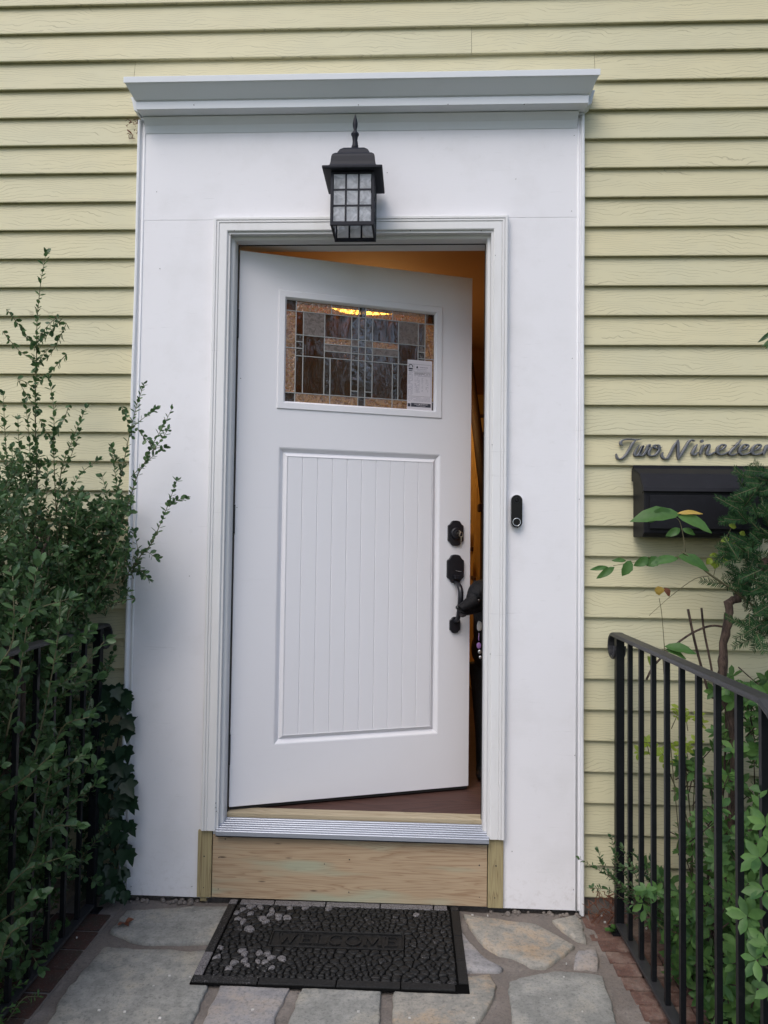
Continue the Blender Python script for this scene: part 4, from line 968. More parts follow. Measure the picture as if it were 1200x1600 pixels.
# pebbles: relaxed cells
ax0, ax1, ay0, ay1 = -MWX+bw-0.003, MWX-bw+0.003, -MWY+bw-0.003, MWY-bw+0.003
seeds = []
tries = 0
while len(seeds) < 520 and tries < 60000:
    tries += 1
    q = (rnd.uniform(ax0, ax1), rnd.uniform(ay0, ay1))
    rmin = 0.0125 if noise.noise(Vector((q[0]*14, q[1]*14, 0.3))) > 0.0 else 0.0175
    if abs(q[0]) < wpx+0.006 and wpy0-0.006 < q[1] < wpy1+0.006: continue
    if all(((q[0]-s_[0])/1.25)**2+(q[1]-s_[1])**2 > rmin**2 for s_ in seeds): seeds.append(q)
SA = np.array(seeds)
def cell(i):
    c = SA[i]; d2 = ((SA-c)**2).sum(1); nb_ = np.argsort(d2)[1:15]
    poly = [(c[0]-0.03, c[1]-0.03), (c[0]+0.03, c[1]-0.03), (c[0]+0.03, c[1]+0.03), (c[0]-0.03, c[1]+0.03)]
    def clip(poly, nx_, ny_, dd):
        out = []
        for k in range(len(poly)):
            a, b_ = poly[k], poly[(k+1) % len(poly)]
            fa = a[0]*nx_+a[1]*ny_-dd; fb_ = b_[0]*nx_+b_[1]*ny_-dd
            if fa <= 0: out.append(a)
            if (fa < 0 < fb_) or (fb_ < 0 < fa):
                t_ = fa/(fa-fb_); out.append((a[0]+(b_[0]-a[0])*t_, a[1]+(b_[1]-a[1])*t_))
        return out
    for j in nb_:
        v_ = SA[j]-c; L_ = math.hypot(*v_); nx_, ny_ = v_/L_
        mdp = (SA[j]+c)/2; poly = clip(poly, nx_, ny_, mdp[0]*nx_+mdp[1]*ny_-0.0012)
        if len(poly) < 3: return None
    for nx_, ny_, dd in ((1, 0, ax1), (-1, 0, -ax0), (0, 1, ay1), (0, -1, -ay0)):
        poly = clip(poly, nx_, ny_, dd)
        if len(poly) < 3: return None
    if abs(c[0]) < wpx:
        if c[1] > 0: poly = clip(poly, 0, -1, -(wpy1+0.002))
        else: poly = clip(poly, 0, 1, wpy0-0.002)
    elif abs(c[1]) < wpy1:
        if c[0] > 0: poly = clip(poly, -1, 0, -(wpx+0.002))
        else: poly = clip(poly, 1, 0, -wpx-0.002)
    return poly if len(poly) >= 3 else None
peb = []
for i in range(len(seeds)):
    pg = cell(i)
    if not pg: continue
    A_ = abs(sum(pg[k][0]*pg[(k+1) % len(pg)][1]-pg[(k+1) % len(pg)][0]*pg[k][1] for k in range(len(pg))))/2
    if A_ < 2e-5: continue
    peb.append((A_*(1.15 if seeds[i][1] < 0 else 1.0), pg, seeds[i]))
peb.sort(key=lambda t_: -t_[0])
def pebble_geo(pg):
    c = Vector((sum(q[0] for q in pg)/len(pg), sum(q[1] for q in pg)/len(pg)))
    # chaikin rounding
    for _ in range(1):
        out = []
        for k in range(len(pg)):
            a, b_ = Vector(pg[k]), Vector(pg[(k+1) % len(pg)]); out += [tuple(a.lerp(b_, 0.22)), tuple(a.lerp(b_, 0.78))]
        pg = out
    n = len(pg); V = []; F = []; hgt = rnd.uniform(0.0045, 0.0075)
    for s_, z in ((1.0, 0.0045), (0.97, 0.0055+hgt*0.35), (0.80, 0.0055+hgt*0.88), (0.45, 0.0055+hgt)):
        V += [(c.x+(q[0]-c.x)*s_, c.y+(q[1]-c.y)*s_, z) for q in pg]
    V.append((c.x, c.y, 0.0055+hgt*1.02))
    for r_ in range(3):
        for k in range(n): F.append((r_*n+k, r_*n+(k+1) % n, (r_+1)*n+(k+1) % n, (r_+1)*n+k))
    F += [(3*n+k, 3*n+(k+1) % n, 4*n) for k in range(n)]
    return V, F
rest = MB()
for idx, (A_, pg, sd_) in enumerate(peb):
    V, F = pebble_geo(pg)
    if idx < 290:
        wz = noise.noise(Vector((sd_[0]*9+3, sd_[1]*16, 0.5)))
        left = max(0, (-sd_[0]+0.02)*2.6); edge = 0.35 if (sd_[0] > 0.24 and sd_[1] > 0.08) else 0
        band = 1.0 if (sd_[1] > 0.09 or -0.15 < sd_[1] < -0.05) else 0.15
        sc_ = (left*band+edge)+wz*0.6+rnd.uniform(-0.6, 0.5)
        m_ = M['rub2'] if sc_ > 0.66 else (M['rub1'] if sc_ > 0.38 else M['rub0'])
        pyd('pebble', V, F, m_, wm, smooth=True)
    else: rest.add(V, F)
if rest.v: tag(rest.build('pebbles', M['rub0'], wm, smooth=True), kind='stuff')

# ================================================================== RAILINGS
def railing(sx, x0, x1, ys, name_label, zt=0.892, zb=-0.022):
    t_ = empty('handrail', (x0, ys[0], GZ)); tag(t_, name_label, 'railing')
    K_ = lambda o: kid(o, t_)
    X = lambda y: x0+(x1-x0)*(ys[0]-y)/(ys[0]-ys[-1])
    K_(box('post', M['iron'], None, X(ys[0])-0.013, X(ys[0])+0.013, ys[0]-0.013, ys[0]+0.013, GZ-0.01, zt-0.004, 0.001))
    K_(MB().prismz([(x0-0.028, ys[0]-0.028), (x0+0.028, ys[0]-0.028), (x0+0.028, ys[0]+0.028), (x0-0.028, ys[0]+0.028)], GZ-0.005, GZ+0.004).build('foot_plate', M['iron']))
    for y in ys[1:]:
        K_(box('baluster', M['iron'], None, X(y)-0.0068, X(y)+0.0068, y-0.0068, y+0.0068, zb+0.002, zt-0.004, 0.0008))
    # moulded cap: swept profile along the rail then curling down at the wall end and bending at the stair
    ye = ys[-1]
    path_ = [Vector((X(ye)+0.002, ye-0.30, zt-0.19)), Vector((X(ye)+0.001, ye-0.055, zt-0.012)), Vector((X(ye), ye-0.02, zt+0.004)), Vector((X(ye), ye, zt+0.005))]
    path_ += [Vector((X(y), y, zt+0.005)) for y in ys[::-1][1:]]
    c0 = Vector((x0, ys[0]+0.030, zt-0.034)); 
    for i in range(13):
        a = math.pi/2-math.pi*1.55*i/12; r_ = 0.040-0.006*i/12
        path_.append(Vector((x0, c0.y+r_*math.cos(a)*0.95+0.0, c0.z+r_*math.sin(a))))
    prof_ = [(-0.020, -0.005), (-0.0215, 0.0), (-0.018, 0.0055), (-0.010, 0.0065), (0.010, 0.0065), (0.018, 0.0055), (0.0215, 0.0), (0.020, -0.005)]
    V = []; F = []; n_ = len(prof_)
    for i, q in enumerate(path_):
        d = (path_[min(i+1, len(path_)-1)]-path_[max(i-1, 0)]).normalized(); side = Vector((1, 0, 0)); up = side.cross(d).normalized()
        if i < 4+len(ys)-1 and up.z < 0: up = -up
        if up.dot(Vector((0, 0, 1))) < 0 and i < 4: up = -up
        for a, c in prof_: V.append(q+side*a+(up)*c)
    for i in range(len(path_)-1):
        for j in range(n_): F.append((i*n_+j, i*n_+(j+1) % n_, (i+1)*n_+(j+1) % n_, (i+1)*n_+j))
    F += [tuple(range(n_)), tuple(range(len(V)-1, len(V)-1-n_, -1))]
    K_(pyd('cap_rail', V, F, M['railtop']))
    K_(MB().prismx([(ys[0]-0.014, zb), (ys[0]-0.014, zb-0.010), (ye-0.05, zb-0.010), (ye-0.05, zb)], 0, 0.0).build('x', None)) if False else None
    V = []
    for y in (ys[0]-0.014, ye-0.05):
        for dx, z in ((-0.016, zb-0.010), (0.016, zb-0.010), (0.016, zb), (-0.016, zb)): V.append((X(y)+dx, y, z))
    K_(pyd('bottom_rail', V, [(0, 1, 2, 3), (7, 6, 5, 4), (0, 1, 5, 4), (1, 2, 6, 5), (2, 3, 7, 6), (3, 0, 4, 7)], M['railtop'], bev=0.001))
    return t_
ysr = [-0.105]+[-0.215-0.1035*i for i in range(9)]
railing(1, 0.902, 0.925, ysr, 'black iron handrail with square bars right of the doorstep')
railing(-1, -0.842, -0.815, ysr, 'black iron handrail half buried in the tall shrub left of the doorstep')

# ================================================================== VEGETATION
def unit_leaf(kind):
    if kind == 'oval':     V = [(0, 0, 0), (0, .33, -.03), (0, .72, -.03), (0, 1, .0), (-.27, .38, .05), (-.25, .74, .05), (.27, .38, .05), (.25, .74, .05)]
    elif kind == 'lance':  V = [(0, 0, 0), (0, .35, -.02), (0, .72, -.03), (0, 1, -.06), (-.16, .40, .04), (-.15, .72, .03), (.16, .40, .04), (.15, .72, .03)]
    F = [(0, 1, 4), (4, 1, 2, 5), (5, 2, 3), (0, 6, 1), (6, 7, 2, 1), (7, 3, 2)]
    return V, F
def leaf_mesh(name, kind, m):
    V, F = unit_leaf(kind); me = bpy.data.meshes.new(name); me.from_pydata(V, [], F); me.materials.append(m)
    for p_ in me.polygons: p_.use_smooth = True
    return me
def leaf_mats(pos, dirs, ups, size):
    pos = np.asarray(pos, float); d = np.asarray(dirs, float); u = np.asarray(ups, float)
    d /= np.linalg.norm(d, axis=1)[:, None]+1e-9
    x = np.cross(d, u); x /= np.linalg.norm(x, axis=1)[:, None]+1e-9; z = np.cross(x, d)
    return pos, x, d, z, np.asarray(size, float)
def place_leaves(parent, leaves, kind, m, n_ind=0, name='leaf', wmul=1.0):
    """leaves: list of (pos, dir, up, size). The n_ind that show largest become single leaves, the rest one mass."""
    if not leaves: return
    pos, x, d, z, s = leaf_mats([l[0] for l in leaves], [l[1] for l in leaves], [l[2] for l in leaves], [l[3] for l in leaves])
    order = np.arange(len(leaves)); idx = []
    if n_ind:
        rel = pos-np.array(CP); dep = rel@np.array(FW); uu = 600+FPX*(rel@np.array(RT))/np.maximum(dep, .1); vv = 800-FPX*(rel@np.array(UP))/np.maximum(dep, .1)
        score = np.where((uu > -5) & (uu < 1205) & (vv < 1610) & (dep > .3), s/np.maximum(dep, .1), 0)
        idx = list(np.argsort(-score)[:n_ind]); me = leaf_mesh(name, kind, m)
        for i in idx:
            o = bpy.data.objects.new(name, me); COL.objects.link(o); o.parent = parent
            mt = Matrix([[x[i][k]*s[i]*wmul, d[i][k]*s[i], z[i][k]*s[i], pos[i][k]] for k in range(3)]+[[0, 0, 0, 1]])
            o.matrix_basis = Matrix.Translation(-Vector(parent.location)) @ mt
    restm = np.ones(len(leaves), bool); restm[idx] = False
    if not restm.any(): return
    UV_, F = unit_leaf(kind); L = np.array(UV_); k = len(L)
    pos, x, d, z, s = pos[restm], x[restm], d[restm], z[restm], s[restm]
    P_ = pos[:, None, :]+s[:, None, None]*(L[None, :, 0:1]*x[:, None, :]*wmul+L[None, :, 1:2]*d[:, None, :]+L[None, :, 2:3]*z[:, None, :])
    V = P_.reshape(-1, 3); n_ = len(pos)
    faces = []
    for i in range(n_):
        b_ = i*k
        for f in F: faces.append(tuple(q+b_ for q in f))
    me = bpy.data.meshes.new('foliage'); me.from_pydata(V.tolist(), [], faces); me.materials.append(m)
    me.polygons.foreach_set('use_smooth', [True]*len(me.polygons))
    o = bpy.data.objects.new('foliage', me); COL.objects.link(o); kid(o, parent); tag(o, kind='stuff')
def twigs(mb, m, parent): return tag(kid(mb.build('twigs', m, smooth=True), parent), kind='stuff')
def rv(a=1.0): return Vector((rnd.gauss(0, a), rnd.gauss(0, a), rnd.gauss(0, a)))
def leafy(stem, leaves, pts, spacing, size, start=0.0, ang=50, jit=0.25, r0=0.0016, r1=0.0007, tipfan=True, opp=True):
    """stem tube plus leaves set along it"""
    pts = catmull(pts, 4) if len(pts) > 2 else [Vector(p) for p in pts]
    n_ = len(pts); stem.tube(pts, [r0+(r1-r0)*i/(n_-1) for i in range(n_)], 5)
    seg = [(pts[i+1]-pts[i]).length for i in range(n_-1)]; tot = sum(seg); s_ = start*tot; k = 0
    while s_ < tot:
        acc = 0
        for i, L_ in enumerate(seg):
            if acc+L_ >= s_: break
            acc += L_
        t_ = (s_-acc)/max(L_, 1e-6); q = pts[i].lerp(pts[i+1], min(1, t_)); d = (pts[i+1]-pts[i]).normalized()
        side = d.orthogonal().normalized(); side.rotate(Matrix.Rotation(k*2.4+rnd.uniform(-.4, .4), 3, d))
        for sg in ((1, -1) if opp and rnd.random() < 0.65 else (1,)):
            a = R(ang+rnd.uniform(-18, 18)); dd = d*math.cos(a)+side*sg*math.sin(a)+rv(jit*0.4)
            up = d*0.6-side*sg*0.3+rv(jit)+Vector((0, -0.15, 0.45))
            leaves.append((q, dd, up, size*rnd.uniform(0.7, 1.2)))
        s_ += spacing*rnd.uniform(0.75, 1.25); k += 1
    if tipfan:
        d = (pts[-1]-pts[-2]).normalized()
        for _ in range(3): leaves.append((pts[-1], d+rv(0.45), rv(1)+Vector((0, 0, .6)), size*rnd.uniform(.7, 1.1)))
def px(path_, y, jy=0.0): return [aty(u, v, y+(jy*i if jy else 0)) for i, (u, v) in enumerate(path_)]

# ---- left shrub
shrub = empty('shrub', (-1.15, -0.4, -0.13)); tag(shrub, 'tall small leaved dark green shrub spilling over the left handrail', 'shrub')
stem = MB(); thick = MB(); lv = []
lead = [
 ([(72, 395), (64, 440), (58, 500), (57, 560), (55, 640), (57, 720), (60, 800), (70, 900)], -0.22, 0.0030),
 ([(57, 545), (35, 515), (10, 483)], -0.22, .0013), ([(57, 565), (30, 548), (4, 518)], -0.22, .0013), ([(58, 540), (75, 522), (98, 497)], -0.22, .0013),
 ([(57, 535), (72, 512), (92, 492)], -0.24, .0013), ([(57, 570), (80, 552), (104, 505)], -0.2, .0013), ([(57, 600), (80, 580), (104, 553)], -0.22, .0013), ([(57, 620), (45, 600), (27, 592)], -0.22, .0012),
 ([(56, 575), (66, 556), (76, 545)], -0.22, .0012), ([(57, 640), (42, 618), (28, 594)], -0.23, .0012),
 ([(77, 592), (84, 640), (84, 700), (86, 760), (90, 850)], -0.26, .002), ([(84, 680), (100, 655), (108, 632)], -0.26, .0012), ([(85, 700), (70, 670), (62, 655)], -0.26, .0012),
 ([(134, 638), (112, 690), (96, 735), (88, 800)], -0.28, .002), ([(124, 675), (110, 715), (98, 740)], -0.28, .0013), ([(152, 720), (125, 742), (100, 790), (92, 830)], -0.3, .0018),
 ([(40, 630), (45, 680), (50, 760)], -0.25, .0015), ([(5, 615), (8, 680), (15, 780)], -0.3, .0018), ([(28, 655), (30, 700), (38, 790)], -0.3, .0018), ([(18, 700), (25, 760), (40, 820)], -0.3, .0018),
 ([(225, 600), (212, 640), (200, 690), (188, 750), (172, 820), (150, 900)], -0.20, .0022), ([(243, 640), (222, 655), (206, 668)], -0.20, .0012), ([(206, 680), (196, 650), (190, 635)], -0.20, .0012), ([(190, 735), (180, 712), (172, 698)], -0.2, .0012),
 ([(268, 640), (254, 668), (238, 695), (225, 725), (214, 745), (196, 800), (170, 870)], -0.23, .0022), ([(238, 695), (222, 680), (214, 668)], -0.23, .0012), ([(262, 672), (250, 690), (238, 705)], -0.24, .0012), ([(256, 700), (240, 712), (222, 728), (205, 745)], -0.23, .0013),
 ([(291, 778), (276, 782), (264, 792)], -0.20, .0010), ([(276, 752), (264, 785), (250, 820), (236, 850), (220, 868), (190, 910)], -0.20, .0022), ([(244, 872), (228, 862), (210, 866)], -0.2, .0012), ([(232, 905), (220, 892), (205, 895)], -0.2, .0012), ([(222, 895), (214, 880), (208, 870)], -0.19, .0012),
 ([(208, 830), (214, 850), (214, 880), (200, 900)], -0.2, .0012), ([(175, 700), (180, 740), (185, 790)], -0.22, .0012), ([(160, 745), (170, 790), (170, 850)], -0.22, .0013),
]
for pth, y, r_ in lead:
    P3 = px(pth[::-1], y)
    leafy(stem, lv, P3, 0.0125, 0.0215, 0.0 if len(pth) < 5 else 0.12, 48, r0=r_, r1=0.0007)
# procedural body
def shrub_top(x): return 1.36 if x < -1.02 else 1.36-(x+1.02)*1.0
cnt = 0
while cnt < 1900:
    y = -0.06-1.05*rnd.random()**1.5; x = rnd.uniform(-1.75, -0.80); z = rnd.uniform(-0.05, 1.34)
    if z > shrub_top(x)-0.02+0.05*noise.noise(Vector((x*6, y*6, 0))): continue
    if z < 0.84 and x > -0.86: continue
    if z > 1.0 and y < -0.62: continue
    if x > -0.93 and y > -0.34 and 0.72 < z < 0.93: continue
    if x > -0.84 and not (0.84 < z < 1.2 and y > -0.42): continue
    if x < -1.3 and rnd.random() < 0.75: continue
    d = Vector((rnd.gauss(0.25, .5), rnd.gauss(-0.25, .45), rnd.gauss(0.55, .45))).normalized(); L_ = rnd.uniform(0.09, 0.20)
    if x+d.x*L_ > -0.765: d.x = -abs(d.x)*0.3
    if y+d.y*L_ > -0.01: d.y = -abs(d.y)
    p0 = Vector((x, y, z)); p1 = p0+d*L_*0.5+rv(0.008); p2 = p0+d*L_+Vector((0, 0, 0.01))
    leafy(stem, lv, [p0, p1, p2], 0.0125, 0.024, 0.0, 52); cnt += 1
for i in range(190):
    u_ = rnd.uniform(105, 203); v_ = rnd.uniform(775, 985); 
    if v_ > 925 and u_ > 175-(v_-925)*.5: continue
    q = aty(u_, v_, rnd.uniform(-.34, -.08)); d = Vector((rnd.gauss(.35, .5), rnd.gauss(-.2, .4), rnd.gauss(.35, .5))).normalized(); L_ = rnd.uniform(.05, .10)
    leafy(stem, lv, [q-d*L_, q-d*L_*.5+rv(.006), q], 0.0125, 0.023, 0.0, 52)
# sprigs through and in front of the rail
for pth, y in (([(0, 1125), (60, 1090), (120, 1050), (165, 1000)], -0.52), ([(40, 1235), (70, 1110), (90, 1000), (95, 930)], -0.62), ([(10, 1150), (30, 1060), (45, 960), (60, 880)], -0.75), ([(55, 1330), (75, 1230), (95, 1140), (140, 1120)], -0.6),
               ([(0, 1300), (60, 1230), (130, 1180)], -0.6), ([(0, 1240), (40, 1215), (85, 1175)], -0.72), ([(30, 1380), (80, 1290), (110, 1255), (150, 1225)], -0.5), ([(20, 1400), (70, 1300), (120, 1290)], -0.6),
               ([(0, 1400), (40, 1360), (95, 1340)], -0.7), ([(0, 1440), (30, 1420), (60, 1400)], -0.75), ([(0, 1500), (15, 1460), (38, 1445)], -0.8), ([(-10, 1050), (20, 1000), (20, 900)], -0.8),
               ([(30, 1180), (60, 1130), (110, 1075), (150, 1060)], -0.5), ([(0, 1010), (40, 960), (110, 935)], -0.65), ([(60, 1180), (110, 1130), (150, 1105)], -0.42), ([(50, 1060), (100, 1020), (140, 985)], -0.5), ([(60, 1260), (100, 1230), (150, 1195)], -0.45)):
    leafy(stem, lv, px(pth, y), 0.017, 0.034, 0.05, 50, r0=0.0024, r1=0.001)
for i in range(260):
    y = rnd.uniform(-0.95, -0.25); x = rnd.uniform(-0.98, -0.80); z = rnd.uniform(-0.02, 0.95)
    if x > -0.84 and rnd.random() < 0.75: continue
    d = Vector((rnd.gauss(0.3, .3), rnd.gauss(-0.3, .4), rnd.gauss(0.4, .5))).normalized(); L_ = rnd.uniform(0.06, 0.13)
    if x+d.x*L_ > -0.77: d.x *= 0.2
    p0 = Vector((x, y, z)); leafy(stem, lv, [p0, p0+d*L_*0.5+rv(.006), p0+d*L_], 0.018, 0.032, 0.0, 52, r0=0.0018)
for i in range(9):
    x0 = rnd.uniform(-1.3, -0.95); y0 = rnd.uniform(-0.7, -0.15)
    thick.tube(catmull([(x0, y0, -0.14), (x0+rnd.uniform(-.08, .08), y0+rnd.uniform(-.05, .05), 0.35), (x0+rnd.uniform(-.15, .15), y0, 0.8), (x0+rnd.uniform(-.2, .2), y0-.05, 1.2)], 4), [0.012]*6+[0.008]*4+[0.004]*3, 7)
twigs(stem, M['twig'], shrub)
kid(thick.build('branch', M['bark'], smooth=True), shrub)
place_leaves(shrub, lv, 'oval', M['holly'], 280, 'leaf')

# ---- ivy left
def ivy_mesh(name, m):
    pts = [(0, 0), (-.16, -.10), (-.42, .02), (-.36, .22), (-.52, .42), (-.24, .50), (-.16, .72), (0, 1.0), (.16, .72), (.24, .50), (.52, .42), (.36, .22), (.42, .02), (.16, -.10)]
    V = [(x, y, 0.10*abs(x)-0.05*y*y) for x, y in pts]+[(0, .35, -0.02)]; n_ = len(pts)
    me = bpy.data.meshes.new(name); me.from_pydata(V, [], [(i, (i+1) % n_, n_) for i in range(n_)]); me.materials.append(m)
    for p_ in me.polygons: p_.use_smooth = True
    return me
ivy = empty('ivy', (-0.83, -0.03, GZ)); tag(ivy, 'dark ivy climbing the siding at the left edge of the white surround', 'ivy')
ime = ivy_mesh('leaf', M['ivy'])
vine = MB()
for k in range(3):
    pth = [(-0.86+0.03*k+0.015*math.sin(z*9+k), -0.012-0.006*k, z) for z in [i*0.06-0.04 for i in range(13)]]
    vine.tube(pth, 0.0025, 5)
kid(vine.build('vine_stem', M['bark'], smooth=True), ivy)
for i in range(150):
    v_ = rnd.uniform(1068, 1400); edge = 205 if v_ > 1080 else 195
    u_ = rnd.uniform(132 if v_ > 1110 else 165, edge-2); y = rnd.uniform(-0.10, -0.025)
    q = aty(u_, v_, y)
    o = bpy.data.objects.new('leaf', ime); COL.objects.link(o)
    d = Vector((rnd.uniform(-.6, .7), -0.25, -0.8+rnd.uniform(-.3, .5))).normalized(); nrm = (Vector((rnd.uniform(-.4, .4), -1, 0.45+rnd.uniform(-.3, .3)))).normalized()
    x = d.cross(nrm).normalized(); z = x.cross(d); s_ = rnd.uniform(0.035, 0.065)
    o.parent = ivy; o.matrix_basis = Matrix.Translation(-Vector(ivy.location)) @ Matrix([[x[k]*s_, d[k]*s_, z[k]*s_, q[k]] for k in range(3)]+[[0, 0, 0, 1]])
for (u_, v_, ang, s_) in ((203, 1222, 0.0, .032), (188, 1358, 0.3, .04), (200, 1300, -.4, .035)):
    q = aty(u_, v_, -0.03); d = Vector((math.cos(ang), -.1, math.sin(ang)*-1)).normalized(); nrm = Vector((0, -.8, .6)).normalized(); x = d.cross(nrm).normalized(); z = x.cross(d)
    o = bpy.data.objects.new('leaf', leaf_mesh('leaf', 'oval', M['ivy'])); COL.objects.link(o); o.parent = ivy
    o.matrix_basis = Matrix.Translation(-Vector(ivy.location)) @ Matrix([[x[k]*s_, d[k]*s_, z[k]*s_, q[k]] for k in range(3)]+[[0, 0, 0, 1]])

# ---- fern / low weed bottom-left
weed = empty('low_weed', (-0.80, -0.62, GZ)); tag(weed, 'low feathery green weed on the dark bricks at the bottom left corner', 'weed')
st_ = MB(); wl = []
for i in range(16):
    p0 = Vector((-0.83+rnd.uniform(-.03, .02), -0.66+rnd.uniform(-.05, .05), GZ+0.004)); a = rnd.uniform(0, 6.28); L_ = rnd.uniform(0.05, 0.11)
    p2 = p0+Vector((math.cos(a)*L_, math.sin(a)*L_, rnd.uniform(.02, .05))); leafy(st_, wl, [p0, p0.lerp(p2, .5)+Vector((0, 0, .025)), p2], 0.008, 0.017, 0.1, 60)
kid(st_.build('stem', M['twig']), weed); place_leaves(weed, wl, 'lance', M['azalea'])

# ---- right azalea mass
def whorl(leaves, q, d, n_, size, spread=65):
    side = d.orthogonal().normalized()
    for k in range(n_):
        s2 = side.copy(); s2.rotate(Matrix.Rotation(k*2*math.pi/n_+rnd.uniform(-.3, .3), 3, d)); a = R(spread+rnd.uniform(-22, 18))
        leaves.append((q+d*rnd.uniform(-.008, .004), d*math.cos(a)+s2*math.sin(a)+Vector((0, 0, -.12)), d+rv(.12), size*rnd.uniform(.7, 1.15)))
az = empty('azalea_bush', (1.25, -0.5, -0.13)); tag(az, 'leafy green azalea bush growing behind the bars of the right handrail', 'bush')
st_ = MB(); al = []
def az_ok(x, y, z):
    top = 0.80 if x > 1.16 else (0.52 if x > 1.06 else 0.18)
    if y < -0.5: top = max(top, 0.45)
    return z < top+0.08*noise.noise(Vector((x*9, y*9, 2)))
cnt = 0
while cnt < 1250:
    x = rnd.uniform(0.97, 1.65); y = rnd.uniform(-1.35, -0.06); z = rnd.uniform(-0.10, 0.92)
    if not az_ok(x, y, z) : continue
    if x > 1.6 and rnd.random() < .5: continue
    d = Vector((rnd.gauss(-.35, .4), rnd.gauss(-.4, .4), rnd.gauss(.6, .35))).normalized(); L_ = rnd.uniform(.05, .12); q = Vector((x, y, z)); p0 = q-d*L_
    if q.x < 0.99 and d.x < 0: d.x = abs(d.x)*.2
    st_.tube([p0, q], [.0022, .0014], 5); whorl(al, q, d, rnd.randint(5, 8), rnd.uniform(.034, .048)); 
    if rnd.random() < .6: whorl(al, q-d*0.03, d, 4, .036, 80)
    cnt += 1
for i in range(46):
    u_ = rnd.uniform(1000, 1120); v_ = rnd.uniform(1385, 1500)
    if v_ > 1400+(u_-985)*1.0: continue
    q = aty(u_, v_, rnd.uniform(-.55, -.28)); d = Vector((rnd.gauss(-.3, .3), -.5, rnd.gauss(.5, .3))).normalized()
    if q.z < GZ+.03: continue
    st_.tube([q-d*.05, q], [.0018, .0014], 5); whorl(al, q, d, rnd.randint(5, 7), rnd.uniform(.028, .038))
# sprigs in front of / through the rail at the right edge
for u_, v_, y, n_, sz in ((1186, 1340, -1.10, 7, .044), (1168, 1432, -1.08, 8, .044), (1200, 1475, -1.12, 7, .042), (1194, 1392, -1.12, 7, .040), (1196, 1290, -1.08, 6, .036), (1204, 1545, -1.12, 6, .040), (1200, 1235, -1.05, 6, .032), (1182, 1500, -1.12, 6, .036)):
    q = aty(u_, v_, y); d = Vector((-.55, -.5, .5)).normalized(); st_.tube([q-d*.10+Vector((.03, 0, -.02)), q], [.0025, .0018], 5); whorl(al, q, d, n_, sz, 70)
twigs(st_, M['bark'], az)
for i in range(6):
    x0 = rnd.uniform(1.15, 1.7); y0 = rnd.uniform(-.8, -.2)
    kid(MB().tube(catmull([(x0, y0, -.14), (x0+rnd.uniform(-.06, .06), y0, .2), (x0+rnd.uniform(-.15, .1), y0-.05, .6)], 4), [.011]*4+[.008]*3+[.005]*2, 7).build('branch', M['bark'], smooth=True), az)
place_leaves(az, al, 'lance', M['azalea'], 285, 'leaf', 1.35)
# lime young shoots
lm = empty('young_shoots', (1.03, -0.1, -0.1)); tag(lm, 'lime green young shoots against the siding behind the right handrail', 'plant')
st_ = MB(); ll = []
for u_, v_ in ((1062, 1108), (1072, 1122), (1058, 1118), (1090, 1118), (1022, 1170), (1035, 1178), (1048, 1165), (1066, 1162), (1072, 1170), (1010, 1160), (1040, 1190), (1000, 1175), (1088, 1158), (1064, 1178), (1095, 1130)):
    q = aty(u_, v_, rnd.uniform(-.22, -.12)); d = Vector((rnd.uniform(-.5, .2), -.4, .6)).normalized()
    st_.tube([q-d*.06, q], [.0015, .001], 5); whorl(ll, q, d, 6, .030, 65)
for u_, v_ in ((1062, 1108), (1035, 1178), (1066, 1162), (1088, 1158)):
    q = aty(u_, v_, -.15); st_.tube(catmull([(1.10, -.15, -.12), (1.12, -.14, .25), tuple(q)], 4), .002, 5)
kid(st_.build('stem', M['twig'], smooth=True), lm); place_leaves(lm, ll, 'lance', M['limeleaf'], 60, 'leaf', 1.4)

# ---- cotoneaster-like sprig in front of the right rail foot
ct = empty('creeping_sprig', (1.0, -0.25, GZ)); tag(ct, 'small leaved green sprig reaching past the foot of the right handrail post', 'shrub')
st_ = MB(); cl = []
for pth, y0, y1 in (([(1080, 1440), (1030, 1410), (975, 1385), (940, 1362), (906, 1342)], -.34, -.16), ([(1030, 1420), (985, 1395), (950, 1365), (934, 1330)], -.32, -.18), ([(1020, 1440), (990, 1390), (965, 1345), (955, 1308)], -.30, -.17),
                    ([(1050, 1440), (1010, 1400), (985, 1350), (972, 1325)], -.32, -.2), ([(1070, 1450), (1030, 1400), (1010, 1365), (1018, 1340)], -.36, -.22), ([(1060, 1450), (1010, 1425), (975, 1405), (950, 1390), (925, 1388)], -.36, -.2),
                    ([(1100, 1450), (1060, 1410), (1030, 1380)], -.38, -.28), ([(1050, 1460), (1010, 1440), (985, 1425)], -.38, -.28), ([(1090, 1420), (1050, 1390), (1000, 1360), (975, 1355)], -.35, -.25),
                    ([(1040, 1430), (1000, 1405), (968, 1385), (940, 1350)], -.33, -.2), ([(1020, 1425), (985, 1400), (960, 1375), (962, 1335)], -.31, -.18), ([(1060, 1425), (1020, 1385), (1000, 1350), (990, 1330)], -.33, -.22)):
    n_ = len(pth); P3 = [aty(u, v, y0+(y1-y0)*i/(n_-1)) for i, (u, v) in enumerate(pth)]
    leafy(st_, cl, P3, .008, .0165, .0, 55, r0=.0014, r1=.0006)
twigs(st_, M['bark'], ct); place_leaves(ct, cl, 'oval', M['holly'], 120, 'leaf')
